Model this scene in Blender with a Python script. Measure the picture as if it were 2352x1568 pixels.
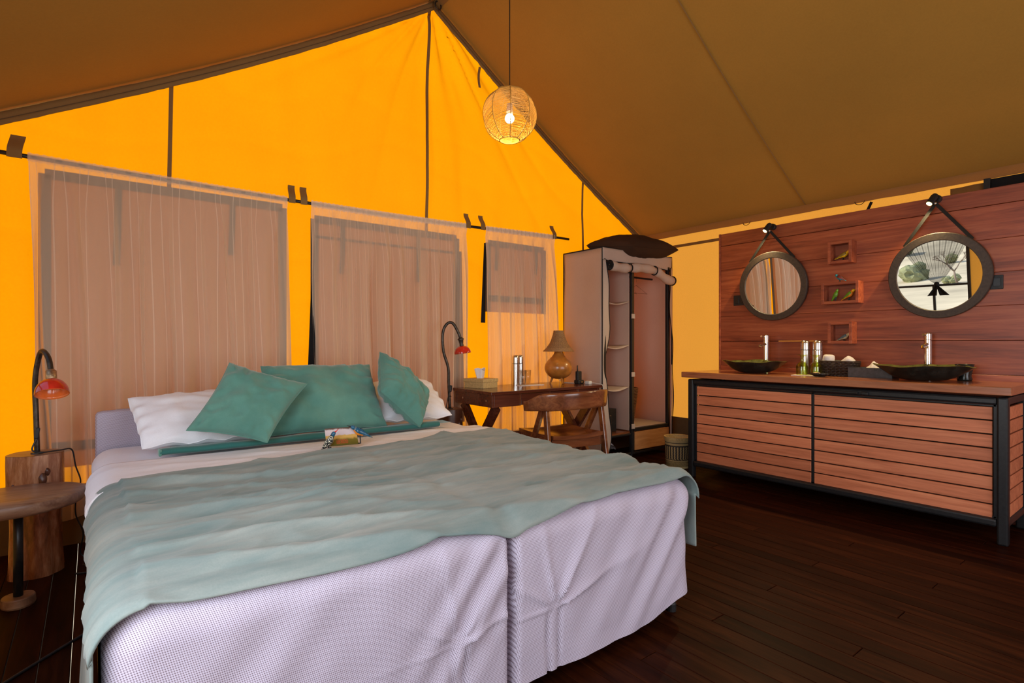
import bpy, math, random
from mathutils import Vector, Matrix, noise
R=random.Random(7)
pi=math.pi; sin=math.sin; cos=math.cos
for o in list(bpy.data.objects): bpy.data.objects.remove(o)
sc=bpy.context.scene; COL=sc.collection

# ------------------------------------------------------------------ camera, world, lights
YAW=math.atan(968/1253.)                      # walls run 37.7 degrees off the view axis
cam=bpy.data.objects.new('camera',bpy.data.cameras.new('camera')); COL.objects.link(cam)
cam.location=(0,0,1.12); cam.rotation_euler=(pi/2,0,-YAW)
cam.data.sensor_width=36; cam.data.lens=1253/2352*36; cam.data.shift_y=4/2352.; cam.data.clip_start=.03
sc.camera=cam
sc.view_settings.view_transform='Standard'; sc.view_settings.look='None'
sc.view_settings.exposure=0.0; sc.view_settings.gamma=1; sc.view_settings.use_curve_mapping=False
w=bpy.data.worlds.new('sky'); sc.world=w; w.use_nodes=True
nt=w.node_tree; nt.nodes.clear()
out=nt.nodes.new('ShaderNodeOutputWorld'); bg=nt.nodes.new('ShaderNodeBackground'); bg.inputs[1].default_value=1.0
tc=nt.nodes.new('ShaderNodeTexCoord'); sp=nt.nodes.new('ShaderNodeSeparateXYZ'); rp=nt.nodes.new('ShaderNodeValToRGB')
nt.links.new(tc.outputs['Generated'],sp.inputs[0]); nt.links.new(sp.outputs[2],rp.inputs[0]); nt.links.new(rp.outputs[0],bg.inputs[0]); nt.links.new(bg.outputs[0],out.inputs[0])
rp.color_ramp.elements[0].color=(.95,.95,.93,1); rp.color_ramp.elements[1].color=(.36,.55,.95,1); rp.color_ramp.elements[1].position=.8
sun=bpy.data.objects.new('sun',bpy.data.lights.new('sun','SUN')); COL.objects.link(sun)
sun.data.energy=5.2; sun.data.angle=.01; sun.data.color=(1,.95,.86)
sun.rotation_euler=Vector((-.34,-.72,-.60)).to_track_quat('-Z','Y').to_euler()
def area(name,loc,direction,sx,sy,power,col):
    l=bpy.data.lights.new(name,'AREA'); l.shape='RECTANGLE'; l.size=sx; l.size_y=sy; l.energy=power; l.color=col
    o=bpy.data.objects.new(name,l); COL.objects.link(o); o.location=loc
    o.rotation_euler=Vector(direction).to_track_quat('-Z','Z' if abs(direction[2])<.9 else 'Y').to_euler(); return o
area('daylight_side_window',(-.49,.72,1.40),(1,.26,-.16),1.6,1.3,50,(.80,.90,1.0))     # daylight of the big side window
area('entrance_fill',(2.0,-2.15,1.35),(0,1,-.10),2.6,2.2,74,(.90,.93,1.0))           # added fill lamp in the unseen entrance, brightens the interior

# ------------------------------------------------------------------ materials
def rgb(r,g,b): # sRGB 0-255 -> linear
    f=lambda c:(c/255/12.92) if c/255<=.04045 else ((c/255+.055)/1.055)**2.4
    return (f(r),f(g),f(b),1)
def newmat(name):
    m=bpy.data.materials.new(name); m.use_nodes=True; n=m.node_tree; n.nodes.clear()
    o=n.nodes.new('ShaderNodeOutputMaterial'); return m,n,o
def N(n,t,**k):
    x=n.nodes.new(t)
    for a,b in k.items(): setattr(x,a,b)
    return x
def ramp(n,fac,stops):
    r=N(n,'ShaderNodeValToRGB'); e=r.color_ramp.elements
    while len(e)<len(stops): e.new(.5)
    for i,(p,c) in enumerate(stops): e[i].position=p; e[i].color=c if len(c)==4 else (*c,1)
    n.links.new(fac,r.inputs[0]); return r.outputs[0]
def coords(n,scale=(1,1,1),rnd=0):
    t=N(n,'ShaderNodeTexCoord'); mp=N(n,'ShaderNodeMapping'); mp.inputs['Scale'].default_value=scale
    n.links.new(t.outputs['Object'],mp.inputs[0])
    if rnd:
        oi=N(n,'ShaderNodeObjectInfo'); mu=N(n,'ShaderNodeMath',operation='MULTIPLY'); mu.inputs[1].default_value=rnd
        cb=N(n,'ShaderNodeCombineXYZ'); n.links.new(oi.outputs['Random'],mu.inputs[0])
        for i in range(3): n.links.new(mu.outputs[0],cb.inputs[i])
        n.links.new(cb.outputs[0],mp.inputs['Location'])
    return mp.outputs[0]
def nz(n,vec,scale=5,detail=4,rough=.55,dist=0):
    x=N(n,'ShaderNodeTexNoise'); x.inputs['Scale'].default_value=scale; x.inputs['Detail'].default_value=detail
    x.inputs['Roughness'].default_value=rough; x.inputs['Distortion'].default_value=dist
    n.links.new(vec,x.inputs['Vector']); return x.outputs['Fac']
def bump(n,h,strength=.3,dist=.002):
    b=N(n,'ShaderNodeBump'); b.inputs['Strength'].default_value=strength; b.inputs['Distance'].default_value=dist
    n.links.new(h,b.inputs['Height']); return b.outputs[0]
def math2(n,op,a,b):
    m=N(n,'ShaderNodeMath',operation=op)
    for i,v in enumerate((a,b)):
        if isinstance(v,(int,float)): m.inputs[i].default_value=v
        else: n.links.new(v,m.inputs[i])
    return m.outputs[0]
def mixc(n,fac,a,b,mode='MIX'):
    m=N(n,'ShaderNodeMix',data_type='RGBA',blend_type=mode)
    for s,v in ((0,fac),(6,a),(7,b)):
        if isinstance(v,(int,float)): m.inputs[s].default_value=v
        elif isinstance(v,tuple): m.inputs[s].default_value=v
        else: n.links.new(v,m.inputs[s])
    return m.outputs[2]
def plain(name,col,rough=.6,metal=0,var=.12,scale=30,bmp=0,spec=.5,coat=0,sheen=0,trans=0,ior=1.45):
    m,n,o=newmat(name); p=N(n,'ShaderNodeBsdfPrincipled'); n.links.new(p.outputs[0],o.inputs[0])
    p.inputs['Roughness'].default_value=rough; p.inputs['Metallic'].default_value=metal
    p.inputs['Specular IOR Level'].default_value=spec; p.inputs['Coat Weight'].default_value=coat; p.inputs['Coat Roughness'].default_value=.12
    p.inputs['Sheen Weight'].default_value=sheen; p.inputs['Transmission Weight'].default_value=trans; p.inputs['IOR'].default_value=ior
    c=coords(n,(1,1,1)); f=nz(n,c,scale,3)
    a=tuple(max(0,v*(1-var)) for v in col[:3])+(1,); b=tuple(v*(1+var) for v in col[:3])+(1,)
    n.links.new(ramp(n,f,[(.3,a),(.7,b)]),p.inputs['Base Color'])
    if bmp: n.links.new(bump(n,f,bmp),p.inputs['Normal'])
    return m
def wood(name,dark,mid,light,axis=0,scale=1.0,rough=.35,coat=.0,bmp=.15,rnd=20,tint=.25,stretch=14,spec=.5):
    m,n,o=newmat(name); p=N(n,'ShaderNodeBsdfPrincipled'); n.links.new(p.outputs[0],o.inputs[0])
    s=[stretch*scale]*3; s[axis]=scale
    c=coords(n,tuple(s),rnd); f=nz(n,c,1.6,6,.6,1.2); g=nz(n,c,7,3,.7,.3)
    fac=math2(n,'ADD',math2(n,'MULTIPLY',f,.75),math2(n,'MULTIPLY',g,.25))
    col=ramp(n,fac,[(.30,dark),(.5,mid),(.72,light)])
    oi=N(n,'ShaderNodeObjectInfo'); mr=N(n,'ShaderNodeMapRange'); mr.inputs[3].default_value=1-tint; mr.inputs[4].default_value=1+tint
    n.links.new(oi.outputs['Random'],mr.inputs[0])
    hs=N(n,'ShaderNodeHueSaturation'); n.links.new(mr.outputs[0],hs.inputs['Value']); n.links.new(col,hs.inputs['Color'])
    n.links.new(hs.outputs[0],p.inputs['Base Color'])
    p.inputs['Roughness'].default_value=rough; p.inputs['Coat Weight'].default_value=coat; p.inputs['Coat Roughness'].default_value=.15; p.inputs['Specular IOR Level'].default_value=spec
    n.links.new(bump(n,fac,bmp,.003),p.inputs['Normal']); return m
def cloth(name,col,trans=None,tw=.5,rough=.9,weave=900,var=.1,sheen=0,patch=3,bmp=.25,col2=None,st=(1,1,1)):
    m,n,o=newmat(name); p=N(n,'ShaderNodeBsdfPrincipled'); p.inputs['Roughness'].default_value=rough
    p.inputs['Sheen Weight'].default_value=sheen; p.inputs['Specular IOR Level'].default_value=.2
    c=coords(n); f=nz(n,coords(n,st),patch,5,.6); g=nz(n,c,weave/6,2,.6)
    a=tuple(max(0,v*(1-var)) for v in col[:3])+(1,); b=(col2 or tuple(v*(1+var) for v in col[:3]))[:3]+(1,)
    base=ramp(n,f,[(.32,a),(.68,b)]); base=mixc(n,math2(n,'MULTIPLY',g,.35),base,(*(v*.55 for v in col[:3]),1))
    n.links.new(base,p.inputs['Base Color']); nb=bump(n,g,bmp,.0008); n.links.new(nb,p.inputs['Normal'])
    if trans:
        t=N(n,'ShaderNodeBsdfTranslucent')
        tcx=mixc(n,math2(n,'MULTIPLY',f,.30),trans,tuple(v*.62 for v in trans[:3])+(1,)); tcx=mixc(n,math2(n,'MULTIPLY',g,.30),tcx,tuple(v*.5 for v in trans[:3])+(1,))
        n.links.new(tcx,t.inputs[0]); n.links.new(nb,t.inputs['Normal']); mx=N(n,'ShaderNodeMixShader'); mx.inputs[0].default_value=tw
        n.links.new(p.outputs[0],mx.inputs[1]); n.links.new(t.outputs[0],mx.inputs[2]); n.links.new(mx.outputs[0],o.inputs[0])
    else: n.links.new(p.outputs[0],o.inputs[0])
    return m
def glow(name,col,s):
    m,n,o=newmat(name); e=N(n,'ShaderNodeEmission'); e.inputs[0].default_value=col; e.inputs[1].default_value=s
    n.links.new(e.outputs[0],o.inputs[0]); return m
def sheer(name,col,alpha,trans,stripes=0):
    m,n,o=newmat(name); d=N(n,'ShaderNodeBsdfDiffuse'); d.inputs[0].default_value=col
    t=N(n,'ShaderNodeBsdfTranslucent'); t.inputs[0].default_value=trans
    mx=N(n,'ShaderNodeMixShader'); mx.inputs[0].default_value=.22; n.links.new(d.outputs[0],mx.inputs[1]); n.links.new(t.outputs[0],mx.inputs[2])
    tr=N(n,'ShaderNodeBsdfTransparent'); lw=N(n,'ShaderNodeLayerWeight'); lw.inputs[0].default_value=.35
    fac=math2(n,'ADD',math2(n,'MULTIPLY',lw.outputs['Facing'],.75),alpha)
    if stripes:
        uv=N(n,'ShaderNodeUVMap'); s=N(n,'ShaderNodeSeparateXYZ'); n.links.new(uv.outputs[0],s.inputs[0])
        a=math2(n,'FRACT',math2(n,'MULTIPLY',s.outputs[0],stripes),0)
        l1=math2(n,'LESS_THAN',a,.035); l2=math2(n,'COMPARE',a,.34); 
        n.nodes[-1].inputs[2].default_value=.018
        fac=math2(n,'ADD',fac,math2(n,'MULTIPLY',math2(n,'ADD',l1,l2),.28))
    cl=N(n,'ShaderNodeClamp'); n.links.new(fac,cl.inputs[0]); cl.inputs[2].default_value=.97
    m2=N(n,'ShaderNodeMixShader'); n.links.new(cl.outputs[0],m2.inputs[0]); n.links.new(tr.outputs[0],m2.inputs[1]); n.links.new(mx.outputs[0],m2.inputs[2])
    n.links.new(m2.outputs[0],o.inputs[0]); return m
def glassm(name,col,rough=.0,alpha=.25):
    m,n,o=newmat(name); g=N(n,'ShaderNodeBsdfGlossy'); g.inputs['Roughness'].default_value=rough+.02
    t=N(n,'ShaderNodeBsdfTransparent'); t.inputs[0].default_value=col; fr=N(n,'ShaderNodeLayerWeight'); fr.inputs[0].default_value=.5
    f=math2(n,'MULTIPLY',math2(n,'POWER',fr.outputs['Facing'],3),.75); f=math2(n,'ADD',f,.06)
    mx=N(n,'ShaderNodeMixShader'); n.links.new(f,mx.inputs[0]); n.links.new(t.outputs[0],mx.inputs[1]); n.links.new(g.outputs[0],mx.inputs[2]); n.links.new(mx.outputs[0],o.inputs[0]); return m
def weave_cover(name,ax):
    m,n,o=newmat(name); p=N(n,'ShaderNodeBsdfPrincipled'); n.links.new(p.outputs[0],o.inputs[0]); p.inputs['Roughness'].default_value=.92; p.inputs['Specular IOR Level'].default_value=.15
    t=N(n,'ShaderNodeTexCoord'); s=N(n,'ShaderNodeSeparateXYZ'); n.links.new(t.outputs['Object'],s.inputs[0])
    K=700.
    a=math2(n,'MULTIPLY',s.outputs[0],K); b=math2(n,'MULTIPLY',math2(n,'ADD',s.outputs[2],math2(n,'MULTIPLY',s.outputs[1],.7)),K*1.15)
    u=math2(n,'SINE',math2(n,'ADD',a,b),0); v=math2(n,'SINE',math2(n,'SUBTRACT',a,math2(n,'MULTIPLY',b,.55)),0)
    f=math2(n,'MULTIPLY',math2(n,'ADD',math2(n,'MULTIPLY',u,v),1),.5)
    n.links.new(ramp(n,f,[(.40,(.58,.52,.62,1)),(.82,(.22,.165,.20,1))]),p.inputs['Base Color'])
    n.links.new(bump(n,f,.25,-.0012),p.inputs['Normal']); return m

M={}
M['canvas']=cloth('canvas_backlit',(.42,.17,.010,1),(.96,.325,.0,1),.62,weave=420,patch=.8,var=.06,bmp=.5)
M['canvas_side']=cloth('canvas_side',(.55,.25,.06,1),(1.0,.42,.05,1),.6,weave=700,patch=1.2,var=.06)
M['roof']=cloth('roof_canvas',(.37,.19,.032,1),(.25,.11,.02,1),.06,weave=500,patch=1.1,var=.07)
M['tape']=cloth('canvas_tape',(.34,.20,.07,1),(.38,.17,.04,1),.30,weave=700,var=.08)
M['tapegrey']=cloth('grey_tape',(.17,.135,.10,1),weave=700,var=.08)
M['skirt']=cloth('canvas_skirt',rgb(96,78,54),weave=500,var=.12)
M['flap']=cloth('window_flap',(.44,.29,.18,1),(.62,.38,.22,1),.36,weave=700,patch=5,var=.1)
M['blackcloth']=cloth('black_tape',(.012,.011,.011,1),weave=600)
M['sheer1']=sheer('sheer_striped',(.86,.70,.54,1),.44,(.86,.68,.52,1),stripes=12)
M['sheer2']=sheer('sheer_plain',(.86,.70,.54,1),.42,(.86,.68,.52,1),stripes=20)
M['sheerblack']=sheer('sheer_black',(.03,.03,.03,1),.35,(.05,.05,.05,1))
M['black']=plain('black_metal',(.012,.012,.013,1),.35,0,.3,60,.05)
M['blackrough']=plain('black_painted',(.014,.013,.013,1),.5,0,.4,80,.1)
M['iron']=plain('dark_iron',(.06,.045,.035,1),.38,.7,.5,40,.2)
M['floor']=wood('floor_boards',(.008,.0018,.0006,1),(.021,.0043,.0012,1),(.045,.0110,.0030,1),1,1.0,.45,.0,.2,30,.35,12,spec=.035)
M['under']=plain('dark_underlay',(.01,.006,.004,1),.9)
M['panel']=wood('panel_planks',(.13,.022,.008,1),(.30,.062,.022,1),(.44,.12,.045,1),1,.8,.42,.0,.15,25,.16,16)
M['slat']=wood('vanity_slats',(.38,.108,.042,1),(.57,.18,.08,1),(.70,.26,.12,1),1,.9,.5,.0,.12,25,.13,16)
M['top']=wood('worktop_wood',(.20,.06,.022,1),(.36,.12,.05,1),(.46,.18,.08,1),1,1,.22,.25,.08,25,.05,14)
M['desk']=wood('desk_wood',(.045,.010,.005,1),(.095,.022,.010,1),(.15,.042,.018,1),0,1,.22,.3,.08,25,.1,14)
M['chair']=wood('chair_wood',(.08,.022,.008,1),(.17,.05,.018,1),(.28,.10,.035,1),0,1.2,.2,.35,.06,25,.12,10)
M['stump']=wood('stump_bark',(.06,.018,.007,1),(.30,.11,.045,1),(.58,.30,.16,1),2,2.2,.25,.4,.4,25,.0,5)
M['stumpd']=wood('stump_dark',(.03,.009,.004,1),(.07,.02,.009,1),(.12,.045,.02,1),2,2.2,.35,.1,.4,25,.0,5)
M['slab']=wood('slab_wood',(.10,.04,.02,1),(.22,.11,.06,1),(.36,.22,.13,1),0,2,.4,.1,.3,25,.0,5)
M['ply']=wood('ply_board',(.30,.12,.04,1),(.42,.19,.07,1),(.5,.25,.1,1),0,1.5,.5,0,.1,25,.0,10)
M['white']=cloth('white_cotton',(.90,.87,.90,1),weave=1500,var=.03,bmp=.1)
M['whitep']=cloth('white_pillow',(.90,.88,.91,1),weave=1500,var=.03,bmp=.1)
M['cover']=weave_cover('bed_cover_weave',0)
M['blanket']=cloth('sage_blanket',(.165,.235,.225,1),weave=1400,var=.14,sheen=.15,patch=3.2,col2=(.32,.335,.30,1),st=(.8,3.2,.8))
M['teal']=cloth('teal_velvet',(.085,.235,.19,1),weave=1500,var=.10,sheen=.35,patch=4,col2=(.14,.31,.24,1))
M['teald']=cloth('teal_dark',(.035,.15,.13,1),weave=1500,var=.12,sheen=.3,patch=4)
M['cream']=cloth('cream_cover',(.74,.60,.50,1),(.90,.60,.42,1),.40,weave=900,var=.05,patch=3)
M['browncloth']=cloth('brown_cushion',(.045,.020,.010,1),weave=900,var=.15)
M['steel']=plain('brushed_steel',(.62,.58,.54,1),.24,1,.06,80)
M['chrome']=plain('chrome',(.8,.78,.76,1),.12,1,.02)
M['mirror']=plain('mirror_glass',(.93,.93,.92,1),.0,1,0.0)
M['mframe']=plain('leather_frame',(.045,.028,.019,1),.55,0,.25,60,.25)
M['strap']=plain('leather_strap',(.009,.006,.004,1),.8,0,.25,60,.25)
M['stone']=plain('basin_stone',(.016,.016,.013,1),.22,0,.5,25,.25)
M['stonein']=plain('basin_glaze',(.10,.10,.025,1),.25,0,.6,18,.2)
M['slate']=plain('grey_stone',(.055,.055,.058,1),.55,0,.3,50,.3)
M['straw']=plain('straw',(.50,.33,.13,1),.7,0,.25,120,.3)
M['rattan']=plain('rattan',(.33,.17,.065,1),.65,0,.35,150,.5)
M['darkwicker']=plain('dark_wicker',(.035,.018,.011,1),.5,0,.4,120,.4)
M['wicker']=plain('brown_wicker',(.13,.05,.02,1),.6,0,.35,120,.4)
M['gourd']=plain('gourd_skin',(.40,.14,.022,1),.28,0,.45,9,.05,coat=.3)
M['redglass']=plain('red_enamel',(.50,.022,.010,1),.12,0,.35,14,0,coat=.6)
M['orangein']=plain('orange_enamel',(.75,.16,.03,1),.2,0,.35,14,0,coat=.6)
M['brass']=plain('aged_brass',(.35,.22,.12,1),.4,.8,.4,90,.4)
M['tissue']=cloth('tissue_paper',(.80,.74,.74,1),weave=600,var=.03)
M['paper']=plain('paper',(.75,.66,.62,1),.8,0,.04)
M['greenglass']=glassm('green_glass',(.84,.87,.50,1))
M['clear']=glassm('clear_glass',(.93,.92,.90,1))
M['bulb']=glow('bulb_glow',(1,.80,.45,1),30)
M['spot']=glow('spot_glow',(1,.78,.28,1),9)
M['string']=plain('lamp_string',(.50,.27,.05,1),.7,0,.2,60)
M['towel']=cloth('towel',(.72,.64,.62,1),weave=500,var=.05,bmp=.6)
M['yellow']=plain('paint_yellow',(.95,.55,.02,1),.3,0,.15); M['orange']=plain('paint_orange',(.80,.24,.015,1),.3,0,.15)
M['greenp']=plain('paint_green',(.13,.30,.02,1),.3,0,.3); M['turq']=plain('paint_turquoise',(.03,.30,.36,1),.3,0,.2)
M['redp']=plain('paint_red',(.70,.02,.015,1),.3,0,.1); M['creamp']=plain('paint_cream',(.65,.50,.26,1),.3,0,.15)
M['bluep']=plain('paint_blue',(.015,.09,.16,1),.25,0,.3); M['greyblue']=plain('paint_greyblue',(.10,.15,.17,1),.3,0,.2); M['maroon']=plain('paint_maroon',(.16,.02,.015,1),.35,0,.2)
M['olivep']=plain('paint_olive',(.30,.2,.03,1),.35,0,.3)
M['whitecable']=plain('white_cable',(.6,.56,.52,1),.5)
M['grass']=plain('dry_grass',(.56,.47,.31,1),.95,0,.30,.30); M['bush']=plain('bush_leaf',(.27,.28,.14,1),.9,0,.3,3); M['bark']=plain('tree_bark',(.26,.20,.15,1),.9)

# ------------------------------------------------------------------ helpers
class MB:
    def __init__(s): s.v=[]; s.f=[]; s.mi=[]; s.cur=0; s.uv=None
    def add(s,vs,fs):
        b=len(s.v); s.v+= [tuple(p) for p in vs]; s.f+=[tuple(i+b for i in f) for f in fs]; s.mi+=[s.cur]*len(fs); return s
    def box(s,c,d,rot=None,ch=0):
        x,y,z=(q/2 for q in d)
        vs=[Vector((a*x,b*y,e*z)) for e in(-1,1) for a,b in((-1,-1),(1,-1),(1,1),(-1,1))]
        fs=[(3,2,1,0),(4,5,6,7),(0,1,5,4),(1,2,6,5),(2,3,7,6),(3,0,4,7)]
        if rot is not None: vs=[rot@v for v in vs]
        return s.add([v+Vector(c) for v in vs],fs)
    def beam(s,p,q,wd,th,up=(0,0,1)):
        p,q=Vector(p),Vector(q); d=(q-p); L=d.length; d.normalize(); u=Vector(up); sdd=d.cross(u).normalized(); u=sdd.cross(d)
        vs=[]
        for t in (p,q):
            for a,b in((-1,-1),(1,-1),(1,1),(-1,1)): vs.append(t+sdd*a*wd/2+u*b*th/2)
        return s.add(vs,[(3,2,1,0),(4,5,6,7),(0,1,5,4),(1,2,6,5),(2,3,7,6),(3,0,4,7)])
    def tube(s,pts,r,n=10,cap=True,closed=False):
        pts=[Vector(p) for p in pts]; m=len(pts); rr=r if isinstance(r,(list,tuple)) else [r]*m
        vs=[];prev=None
        for i,p in enumerate(pts):
            a=pts[(i-1)%m] if (i or closed) else pts[0]; b=pts[(i+1)%m] if (i<m-1 or closed) else pts[-1]
            d=(b-a).normalized()
            if prev is None: u=d.orthogonal().normalized()
            else: u=(prev-d*prev.dot(d)); u=u.normalized() if u.length>1e-6 else d.orthogonal().normalized()
            prev=u; w2=d.cross(u)
            for k in range(n): vs.append(p+(u*cos(2*pi*k/n)+w2*sin(2*pi*k/n))*rr[i])
        fs=[]
        for i in range(m-1 if not closed else m):
            j=(i+1)%m
            for k in range(n): fs.append((i*n+k,i*n+(k+1)%n,j*n+(k+1)%n,j*n+k))
        if cap and not closed: fs+=[tuple(range(n))[::-1],tuple((m-1)*n+k for k in range(n))]
        return s.add(vs,fs)
    def lathe(s,prof,c=(0,0,0),n=32,sx=1,sy=1,wob=None,cap=False):
        vs=[];m=len(prof)
        for r,z in prof:
            for k in range(n):
                t=2*pi*k/n; q=wob(t,z) if wob else 1
                vs.append((c[0]+r*cos(t)*sx*q,c[1]+r*sin(t)*sy*q,c[2]+z))
        fs=[(i*n+k,i*n+(k+1)%n,(i+1)*n+(k+1)%n,(i+1)*n+k) for i in range(m-1) for k in range(n)]
        if cap: fs+=[tuple(range(n))[::-1],tuple((m-1)*n+k for k in range(n))]
        return s.add(vs,fs)
    def grid(s,nu,nv,fn,uv=False,closeu=False):
        vs=[fn(i/nu,j/nv) for j in range(nv+1) for i in range(nu+1)]; W=nu+1
        if uv: s.uv=[(i/nu,j/nv) for j in range(nv+1) for i in range(nu+1)]
        return s.add(vs,[(j*W+i,j*W+i+1,(j+1)*W+i+1,(j+1)*W+i) for j in range(nv) for i in range(nu)])
    def sphere(s,c,r,n=16,m=10,sc3=(1,1,1)):
        prof=[]
        vs=[];fs=[]
        for j in range(m+1):
            a=-pi/2+pi*j/m
            for k in range(n): vs.append((c[0]+r*cos(a)*cos(2*pi*k/n)*sc3[0],c[1]+r*cos(a)*sin(2*pi*k/n)*sc3[1],c[2]+r*sin(a)*sc3[2]))
        fs=[(j*n+k,j*n+(k+1)%n,(j+1)*n+(k+1)%n,(j+1)*n+k) for j in range(m) for k in range(n)]
        return s.add(vs,fs)
    def build(s,name,mats,parent=None,smooth=False,bevel=0,origin=None,subsurf=0,solid=0,auto=None):
        me=bpy.data.meshes.new(name)
        o3=Vector(origin) if origin else Vector((0,0,0))
        me.from_pydata([tuple(Vector(v)-o3) for v in s.v],[],s.f)
        mats=mats if isinstance(mats,(list,tuple)) else [mats]
        for m in mats: me.materials.append(M[m] if isinstance(m,str) else m)
        if len(mats)>1: me.polygons.foreach_set('material_index',s.mi)
        if s.uv:
            l=me.uv_layers.new(name='UVMap')
            for lp in me.loops: l.data[lp.index].uv=s.uv[lp.vertex_index]
        if smooth: me.polygons.foreach_set('use_smooth',[True]*len(me.polygons))
        me.validate(); me.update()
        o=bpy.data.objects.new(name,me); COL.objects.link(o)
        if origin: o.location=origin
        if parent: 
            o.parent=parent
            if origin: o.location=Vector(origin)-parent.location if not parent.get('local') else Vector(origin)
        if bevel:
            b=o.modifiers.new('bevel','BEVEL'); b.width=bevel; b.segments=2; b.limit_method='ANGLE'; b.angle_limit=.7
        if solid:
            b=o.modifiers.new('solid','SOLIDIFY'); b.thickness=solid; b.offset=0
        if subsurf:
            b=o.modifiers.new('sub','SUBSURF'); b.levels=subsurf; b.render_levels=subsurf
        return o
def thing(name,label,cat,loc=(0,0,0),rz=0,group=None):
    o=bpy.data.objects.new(name,None); COL.objects.link(o); o.location=loc; o.rotation_euler=(0,0,rz); o.empty_display_size=.05
    o['label']=label; o['category']=cat; o['local']=1
    if group: o['group']=group
    return o
def tag(o,label,cat,group=None):
    o['label']=label; o['category']=cat
    if group: o['group']=group
    return o
def struct(o): o['kind']='structure'; return o
def dup(root,loc,rz=None,label=None,name=None):
    r=root.copy(); COL.objects.link(r); r.location=loc
    if rz is not None: r.rotation_euler=(0,0,rz)
    if label: r['label']=label
    for ch in root.children:
        c=ch.copy(); COL.objects.link(c); c.parent=r
        for g in ch.children:
            d=g.copy(); COL.objects.link(d); d.parent=c
    return r
def nse(x,y,z=0): return noise.noise(Vector((x,y,z)))
def smooth(a,b,t): t=max(0,min(1,(t-a)/(b-a))); return t*t*(3-2*t)

XL,XR,YB,YF=-.50,4.93,4.0,-2.2
RX,RZ,SL=2.247,3.957,.604
def roofz(x): # slope with a little sag of the cloth
    d=abs(x-RX); t=min(1,d/2.7); return RZ-(SL if x<RX else .613)*d-.056*sin(pi*t)

# ------------------------------------------------------------------ ground outside
def terr(x,y):
    h=-1.0+smooth(30,120,-x)*14+smooth(90,140,-x)*14
    return h+(.5*nse(x*.06,y*.06)+.15*nse(x*.3,y*.3))*smooth(8,26,-x)
g=MB(); g.grid(70,60,lambda a,b:((-140+180*a),(-60+150*b),terr(-140+180*a,-60+150*b)))
struct(g.build('ground','grass',smooth=True))
# ------------------------------------------------------------------ floor
b=MB(); b.box((2.5,.9,-.06),(4.86,6.2,.06)); b.box((-.27,-1.3,-.06),(.5,1.8,.06))
floor=struct(b.build('floor','under'))
bd={}
def board_mesh(L):
    k=round(L,2)
    if k in bd: return bd[k]
    w,h,c=.0435,.022,.0018; y=L/2-.0012
    v=[];
    for (ww,yy,z) in((w,y,-h),(w,y,-c),(w-c,y-c,0)): v+=[(-ww,-yy,z),(ww,-yy,z),(ww,yy,z),(-ww,yy,z)]
    f=[(3,2,1,0),(8,9,10,11)]
    for k2 in(0,4):
        for i in range(4): f.append((k2+i,k2+(i+1)%4,k2+4+(i+1)%4,k2+4+i))
    me=bpy.data.meshes.new('floor_board'); me.from_pydata(v,[],f); me.materials.append(M['floor']); bd[k]=me; return me
x=XL+.045; i=0
while x<XR-.02:
    y=YF; off=(.6,1.5,2.1,1.05,1.8)[i%5]; first=True
    while y<YB-.05:
        L=min(off if first else 2.4,YB-y); first=False
        if L<.15: break
        L=round(L,2)
        o=bpy.data.objects.new('floor_board',board_mesh(L)); COL.objects.link(o); o.parent=floor; o.location=(x,y+L/2,0); y+=L
    x+=.0885 if x>.12 or x<-.3 else .0893; i+=1
# ------------------------------------------------------------------ back wall
def wally(x,z):
    d=math.hypot(x-RX,z-RZ); th=math.atan2(x-RX,RZ-z)
    r=.055*(1-abs(sin(th*11+2.2*nse(th*3,d*.6))))**2*math.exp(-d*1.15)*smooth(.0,.25,d)+.010*sin(th*31)*math.exp(-d*1.6)
    return YB+r+.045*nse(x*.8,z*.9,3)+.012*nse(x*3,z*2.2,7)+.005*nse(x*7,z*1.2,9)+.003*(1-min(1,abs(nse(x*1.1+z*.8,z*2.2-x*.5,4))*5))**2
def wb(a,b):
    x=XL+(XR-XL)*a; top=roofz(x)-.01; z=.30+(top-.30)*b; return (x,wally(x,z),z)
b=MB(); b.grid(260,130,wb); wall_back=struct(b.build('wall_back','canvas',smooth=True))
b=MB(); b.grid(120,8,lambda a,t:(XL+(XR-XL)*a,YB-.004-.09*(1-t)**2+.006*nse(a*20,t*2),-.002+.307*t)); b.build('skirt','skirt',wall_back,smooth=True)
def vtape(x,z0,z1,wd=.023,par=None,lean=0):
    b=MB(); b.grid(1,30,lambda a,t:(x+lean*(1-t)+(a-.5)*wd,wally(x,z0+(z1-z0)*t)-.008,z0+(z1-z0)*t)); return b.build('seam_tape','tape',par,solid=.003)
vtape(.40,2.03,roofz(.40)-.05,par=wall_back,lean=-.012); vtape(2.225,2.03,roofz(2.235)-.06,.026,wall_back,lean=-.035); vtape(4.01,.3,roofz(4.01)-.05,par=wall_back,lean=-.03)
b=MB(); b.grid(80,1,lambda a,t:(XL+(XR-XL)*a,YB-.012,.29+.025*t)); b.build('hem_tape','tape',wall_back,solid=.004)
# side walls
def rw(a,b): 
    y=YF+(YB-YF)*a; z=.33+1.99*b; return (XR+.012*nse(y*1.2,z*1.2,5)+.012*sin(y*9)*(1-b)*.3,y,z)
b=MB(); b.grid(90,30,rw); wall_right=struct(b.build('wall_right','canvas_side',smooth=True))
b=MB(); b.grid(60,2,lambda a,t:(XR-.004-.07*(1-t)**2,YF+(YB-YF)*a,-.002+.342*t)); b.build('skirt','skirt',wall_right,smooth=True)
b=MB(); b.box((XR-.02,(YF+YB)/2,2.145),(.006,YB-YF,.028)); b.build('seam_tape','tape',wall_right)
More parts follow.
